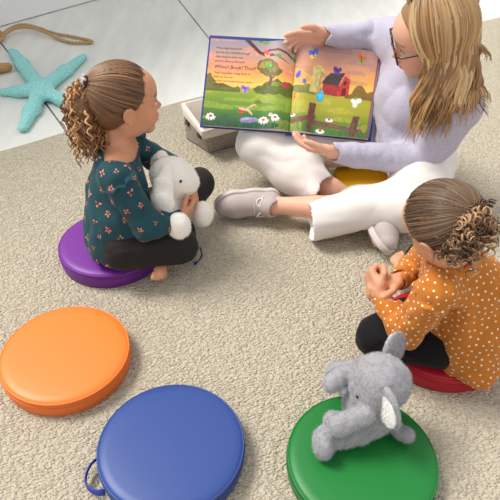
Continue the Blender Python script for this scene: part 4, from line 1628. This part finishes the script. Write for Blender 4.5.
def picture_book():
    B, T = V(.133, 1.831, .250), V(.163, 2.051, .470)
    upv = T - B
    bl = V(-.300, .036, .003); br = V(.277, -.014, -.024)
    nl = unit(np.cross(-bl, upv)); nr = unit(np.cross(br, upv))
    n = unit(nl + nr)
    t = thing('picture_book', 'large open picture book with a sunset farm scene, held up by the woman', 'book', tuple(B))
    paper = mat('printed_paper', attr=True, rough=0.38, spec=0.45)
    edge = mat('page_edges', (232, 224, 214), 0.8, bump=.5, bscale=30, stretch=(1, 1, 60))
    cover = mat('navy_cover_board', (42, 54, 128), 0.4)
    N = 170
    txt = mat('black_print', (40, 32, 40), 0.6)
    for side, outv, nn, art in (('left', bl, nl, left_art), ('right', br, nr, right_art)):
        W = np.linalg.norm(outv)
        ud = outv / W

        def surf(x, y, h=0.0, W=W, outv=outv, nn=nn):
            """x: 0 at the spine, 1 at the outer edge; y: 0 top, 1 bottom; h above the page"""
            bul = .014 * (math.exp(-((x - .16) / .13) ** 2)) * (1 if x > 0 else 0) - .006 * math.exp(-x / .03)
            ov = outv if outv[0] < 0 else outv * (1.03 - .085 * y)
            return B + upv * (1 - y) + ov * x + nn * (bul + h)
        # cover board
        mb = MB()
        c = (B + T) / 2 + outv * .508 - nn * .016 + unit(upv) * .007
        R = np.stack([ud, unit(upv), np.cross(ud, unit(upv))], 1)
        mb.box(c, (W * .508 + .004, np.linalg.norm(upv) / 2 + .011, .0017), R)
        o = mb.build('cover_board', cover, t, smooth=False)
        bv = o.modifiers.new('bevel', 'BEVEL'); bv.width = .001; bv.segments = 2
        # pages beneath
        mb = MB()
        k = 24
        vs, fs = [], []
        for i in range(k + 1):
            x = i / k * .985
            for (y, h) in ((.004, -.0006), (.996, -.0006)):
                vs.append(surf(x, y, h))
            b0 = B + outv * x - nn * .0138
            vs.append(b0 + upv * .996); vs.append(b0 + upv * .004)
        for i in range(k):
            a = i * 4
            for p, q in ((0, 1), (1, 3), (3, 2), (2, 0)):
                fs.append((a + p, a + q, a + 4 + q, a + 4 + p))
        fs.append((0, 2, 3, 1)); a = k * 4; fs.append((a, a + 1, a + 3, a + 2))
        mb.add(vs, fs)
        mb.build('page_block', edge, t, smooth=False)
        # the printed page on top
        C = art(N)
        vs, fs = [], []
        for j in range(N):
            for i in range(N):
                u, v = i / (N - 1), j / (N - 1)
                x = (1 - u) if side == 'left' else u
                vs.append(surf(x, v, .0004))
        for j in range(N - 1):
            for i in range(N - 1):
                a = j * N + i
                fs.append((a, a + N, a + N + 1, a + 1))
        mb = MB().add(vs, fs, 0)
        mb.c = [tuple(x) for x in C]
        if side == 'left':
            # the story text
            lines = [(.075, .115, .029, 'When lightning struck'), (.075, .165, .029, 'and the sky rumbled through'), (.075, .215, .029, 'they clung to their tree'),
                     (.075, .265, .029, 'and the wind spoke loud.'), (.075, .340, .050, 'Whoo! Book! Thud!'),
                     (.075, .400, .029, 'They hung their wings there to'), (.075, .446, .029, 'wake up the sun,'), (.075, .492, .029, 'perched and loved forever more'), (.075, .538, .029, 'with the stars.')]
            for x0, y0, sz, s in lines:
                cu = bpy.data.curves.new('t', 'FONT')
                cu.body = s; cu.size = sz * 1.15; cu.resolution_u = 2
                if sz > .05:
                    cu.offset = .0022; cu.size = sz * 1.28
                ob = bpy.data.objects.new('t', cu)
                COL.objects.link(ob)
                dg = bpy.context.evaluated_depsgraph_get()
                ev = ob.evaluated_get(dg)
                me = ev.to_mesh()
                tv = [surf(1 - (x0 + p.co.x * 1.02), y0 - p.co.y, .0007) for p in me.vertices]
                tf = [tuple(p.vertices) for p in me.polygons]
                mb.add(tv, tf, 1)
                ev.to_mesh_clear()
                bpy.data.objects.remove(ob); bpy.data.curves.remove(cu)
        pg = mb.build('page', [paper, txt], t, colors=True)
        pg['label'] = 'left page with story text over a sunset meadow' if side == 'left' else 'right page with a red barn, silo and fence'
        if side == 'right':
            # a few leaves of the book fanned out behind the open page
            for k_, (off, colr) in enumerate(((-.004, (206, 140, 150)), (-.008, (150, 160, 210)))):
                vs, fs = [], []
                for i in range(13):
                    x = i / 12 * (1.03 + .02 * k_)
                    for y in (.0, 1.0):
                        p = surf(x, y - .012 - .008 * k_ , off * x - .0008)
                        vs.append(p); vs.append(p - nn * .0006)
                for i in range(12):
                    a = i * 4
                    fs += [(a, a + 2, a + 6, a + 4), (a + 1, a + 5, a + 7, a + 3), (a, a + 4, a + 5, a + 1), (a + 2, a + 3, a + 7, a + 6)]
                MB().add(vs, fs).build('page', mat('leaf_%d' % k_, colr, .5), t)
    mb = MB()
    pts = [B - n * .017 - unit(upv) * .011, T - n * .017 + unit(upv) * .011]
    mb.tube(pts, .010, 12, flat=.35, up=tuple(n))
    mb.build('spine', cover, t)
    return t


picture_book()


# ---------------------------------------------------------------- storage basket behind the book
def basket():
    z1 = .125
    b0 = V(-.163, 2.102, 0); dl = unit(V(-.085, .095, 0)); dr = unit(V(.88, .48, 0))
    bot = [b0, b0 + dr * .32, b0 + dr * .32 + dl * .15, b0 + dl * .15]
    tn, tf = at(203, 132, z1), at(183, 104, z1)
    tl = tf - tn
    top = [tn, tn + dr * .40, tn + dr * .40 + tl, tf]
    t = thing('storage_basket', 'grey-brown woven basket with a white fabric liner, behind the open book', 'basket', tuple(b0))

    def ring(f, z, off=0.0, n=14, inset=0.0):
        ctr = sum(bot) / 4 * (1 - f) + sum(top) / 4 * f
        cs = [b * (1 - f) + q * f for b, q in zip(bot, top)]
        cs = [c + unit(V(*(c - ctr)[:2], 0)) * off for c in cs]
        out = []
        for i in range(4):
            a, b, p = cs[i], cs[(i + 1) % 4], cs[i - 1]
            for s in range(n):
                q = a + (b - a) * s / n
                out.append(V(q[0], q[1], z))
            # soften the corner
            out[-n] = out[-n] * .75 + .25 * V(ctr[0], ctr[1], z) * 1.0 if False else out[-n]
        return out

    def shell(levels, name, m, parent, cap_bottom=False, thick=None):
        mb = MB()
        rs = [ring(*l) for l in levels]
        k = len(rs[0])
        vs = [p for r in rs for p in r]
        fs = []
        for i in range(len(rs) - 1):
            for j in range(k):
                a, b = i * k + j, i * k + (j + 1) % k
                fs.append((a, b, b + k, a + k))
        if cap_bottom:
            fs.append(tuple(range(k - 1, -1, -1)))
        if cap_bottom == 2:
            pass
        mb.add(vs, fs)
        o = mb.build(name, m, parent)
        return o
    lv = []
    for i in range(13):
        f = i / 12
        lv.append((f, z1 * f + .001, .0025 * (i % 2)))
    body = shell(lv + [(1, z1, -.008), (.5, z1 * .5, -.008), (.06, .008, -.008)], 'basket_wall', M['wicker'], t, True)
    mb = MB()
    r = ring(.06, .009, -.006)
    mb.add(r, [tuple(range(len(r)))])
    mb.build('basket_base', M['liner_in'], t)
    # liner folded over the rim
    ln = shell([(.72, z1 * .70, .006), (.85, z1 * .85, .008), (1.0, z1 + .002, .007), (1.01, z1 + .006, -.002), (1.0, z1 + .002, -.011), (.5, z1 * .5, -.011), (.07, .011, -.011)], 'liner', M['liner'], t)
    # dark blocks put in for the shade inside hand holes, short end
    for f, w in ((.60, .25), (.60, .80)):
        a = bot[0] * (1 - f) + top[0] * f; b = bot[3] * (1 - f) + top[3] * f
        c = a + (b - a) * w
        c[2] = z1 * f
        d = unit(b - a); o_ = unit(np.cross(d, (0, 0, 1))); 
        if o_[0] > 0: o_ = -o_
        R = np.stack([d, o_, np.cross(d, o_)], 1)
        mb = MB().box(c + o_ * .006, (.014, .003, .009), R)
        hb = mb.build('hand_hole_shade', mat('hole_shade_dark', (60, 52, 46), .9), body, smooth=False)
    return t


basket()


# ---------------------------------------------------------------- starfish, jute loop and wooden float on the boards
def starfish():
    Z = -.012
    c = at(41, 90, Z + .030)
    tips = [at(9, 46, Z + .016), at(83, 57, Z + .016), at(84, 110, Z + .016), at(23, 128, Z + .016), at(3, 92, Z + .016)]
    F = Field(c - V(.40, .45, .06), c + V(.40, .50, .08), .0055)
    F.ell(c - V(0, 0, .004), (.052, .052, .030), k=.03)
    for tp in tips:
        m = c * .45 + tp * .55
        F.chain([c, m + V(0, 0, -.001), tp], [.037, .034, .022], k=.03, flat=((0, 0, 1), .75))
    F.fold(.0035, (.010, .010, .010), seed=2, ridged=False)
    F.cut((0, 0, Z + .0005), (0, 0, -1))
    o = from_field('starfish', F, M['star'])
    tag(o, 'turquoise five-armed starfish lying on the white floorboards', 'starfish')

    def twine(pts, name, label, cat):
        P = [V(p) for p in pts]
        # smooth the path
        dense = []
        for i in range(len(P) - 1):
            p0, p1, p2, p3 = P[max(i - 1, 0)], P[i], P[i + 1], P[min(i + 2, len(P) - 1)]
            for s in np.linspace(0, 1, 12)[:-1]:
                dense.append(.5 * ((2 * p1) + (p2 - p0) * s + (2 * p0 - 5 * p1 + 4 * p2 - p3) * s * s + (3 * p1 - p0 - 3 * p2 + p3) * s ** 3))
        dense.append(P[-1])
        mb = MB()
        L_ = 0
        for st in range(2):
            q = []
            L_ = 0
            for i, p in enumerate(dense):
                tdir = unit(dense[min(i + 1, len(dense) - 1)] - dense[max(i - 1, 0)])
                if i: L_ += np.linalg.norm(p - dense[i - 1])
                b1 = unit(np.cross(tdir, (0, 0, 1))); b2 = np.cross(tdir, b1)
                w = L_ * 150 + st * PI
                q.append(p + (b1 * math.cos(w) + b2 * math.sin(w)) * .0042)
            mb.tube(q, .0058, 6)
        o = mb.build(name, M['jute'])
        return tag(o, label, cat)
    z = Z + .011
    twine([at(-14, 48, z), at(-4, 42, z), at(6, 31, z + .006), at(19, 25, z + .010), at(33, 26, z + .010), at(54, 33, z + .004), at(75, 37, z), at(90, 40.5, z), at(90, 42.5, z), at(72, 42.5, z), at(58, 38.5, z), at(45, 32, z + .018), at(30, 27.5, z + .02), at(16, 28, z + .02), at(6, 33.5, z + .016), at(-4, 45, z + .014), at(-14, 51, z + .012)],
          'jute_loop', 'thin twisted jute loop on the white floorboards above the starfish', 'cord')
    # wooden float with a jute wrap, cut off by the left edge of the photo
    wf = thing('wooden_float', 'tan wooden float wrapped with jute, left of the starfish', 'ornament', tuple(at(-18, 76, Z)))
    p0, p1 = at(-50, 74, Z + .036), at(8, 67, Z + .026)
    F = Field(np.minimum(p0, p1) - .08, np.maximum(p0, p1) + .08, .005)
    F.chain([p0, p0 * .4 + p1 * .6, p1], [.032, .032, .022], k=.02)
    F.cut((0, 0, Z + .0005), (0, 0, -1))
    from_field('float_body', F, M['wood'], wf)
    mb = MB()
    d = unit(p1 - p0); b1 = unit(np.cross(d, (0, 0, 1))); b2 = np.cross(d, b1)
    for i in range(5):
        cc = p0 * .62 + p1 * .38 + d * (i * .010 - .02)
        mb.tube([cc + (b1 * math.cos(w) + b2 * math.sin(w)) * .033 + V(0, 0, .006) for w in np.linspace(0, 2 * PI, 25)], .0042, 6, caps=False)
    mb.build('jute_wrap', M['jute'], wf)
    # round wooden bead at the start of the loop
    bd = MB()
    cc = at(-3, 35, Z + .034)
    prof = [(.008, -.030), (.022, -.026), (.032, -.014), (.035, 0), (.032, .014), (.022, .026), (.008, .030), (.007, .0), (.008, -.030)]
    bd.lathe(prof, 28, c=cc)
    o = bd.build('wooden_bead', M['wood'])
    tag(o, 'round tan wooden bead threaded on the jute loop by the left edge', 'bead')


starfish()
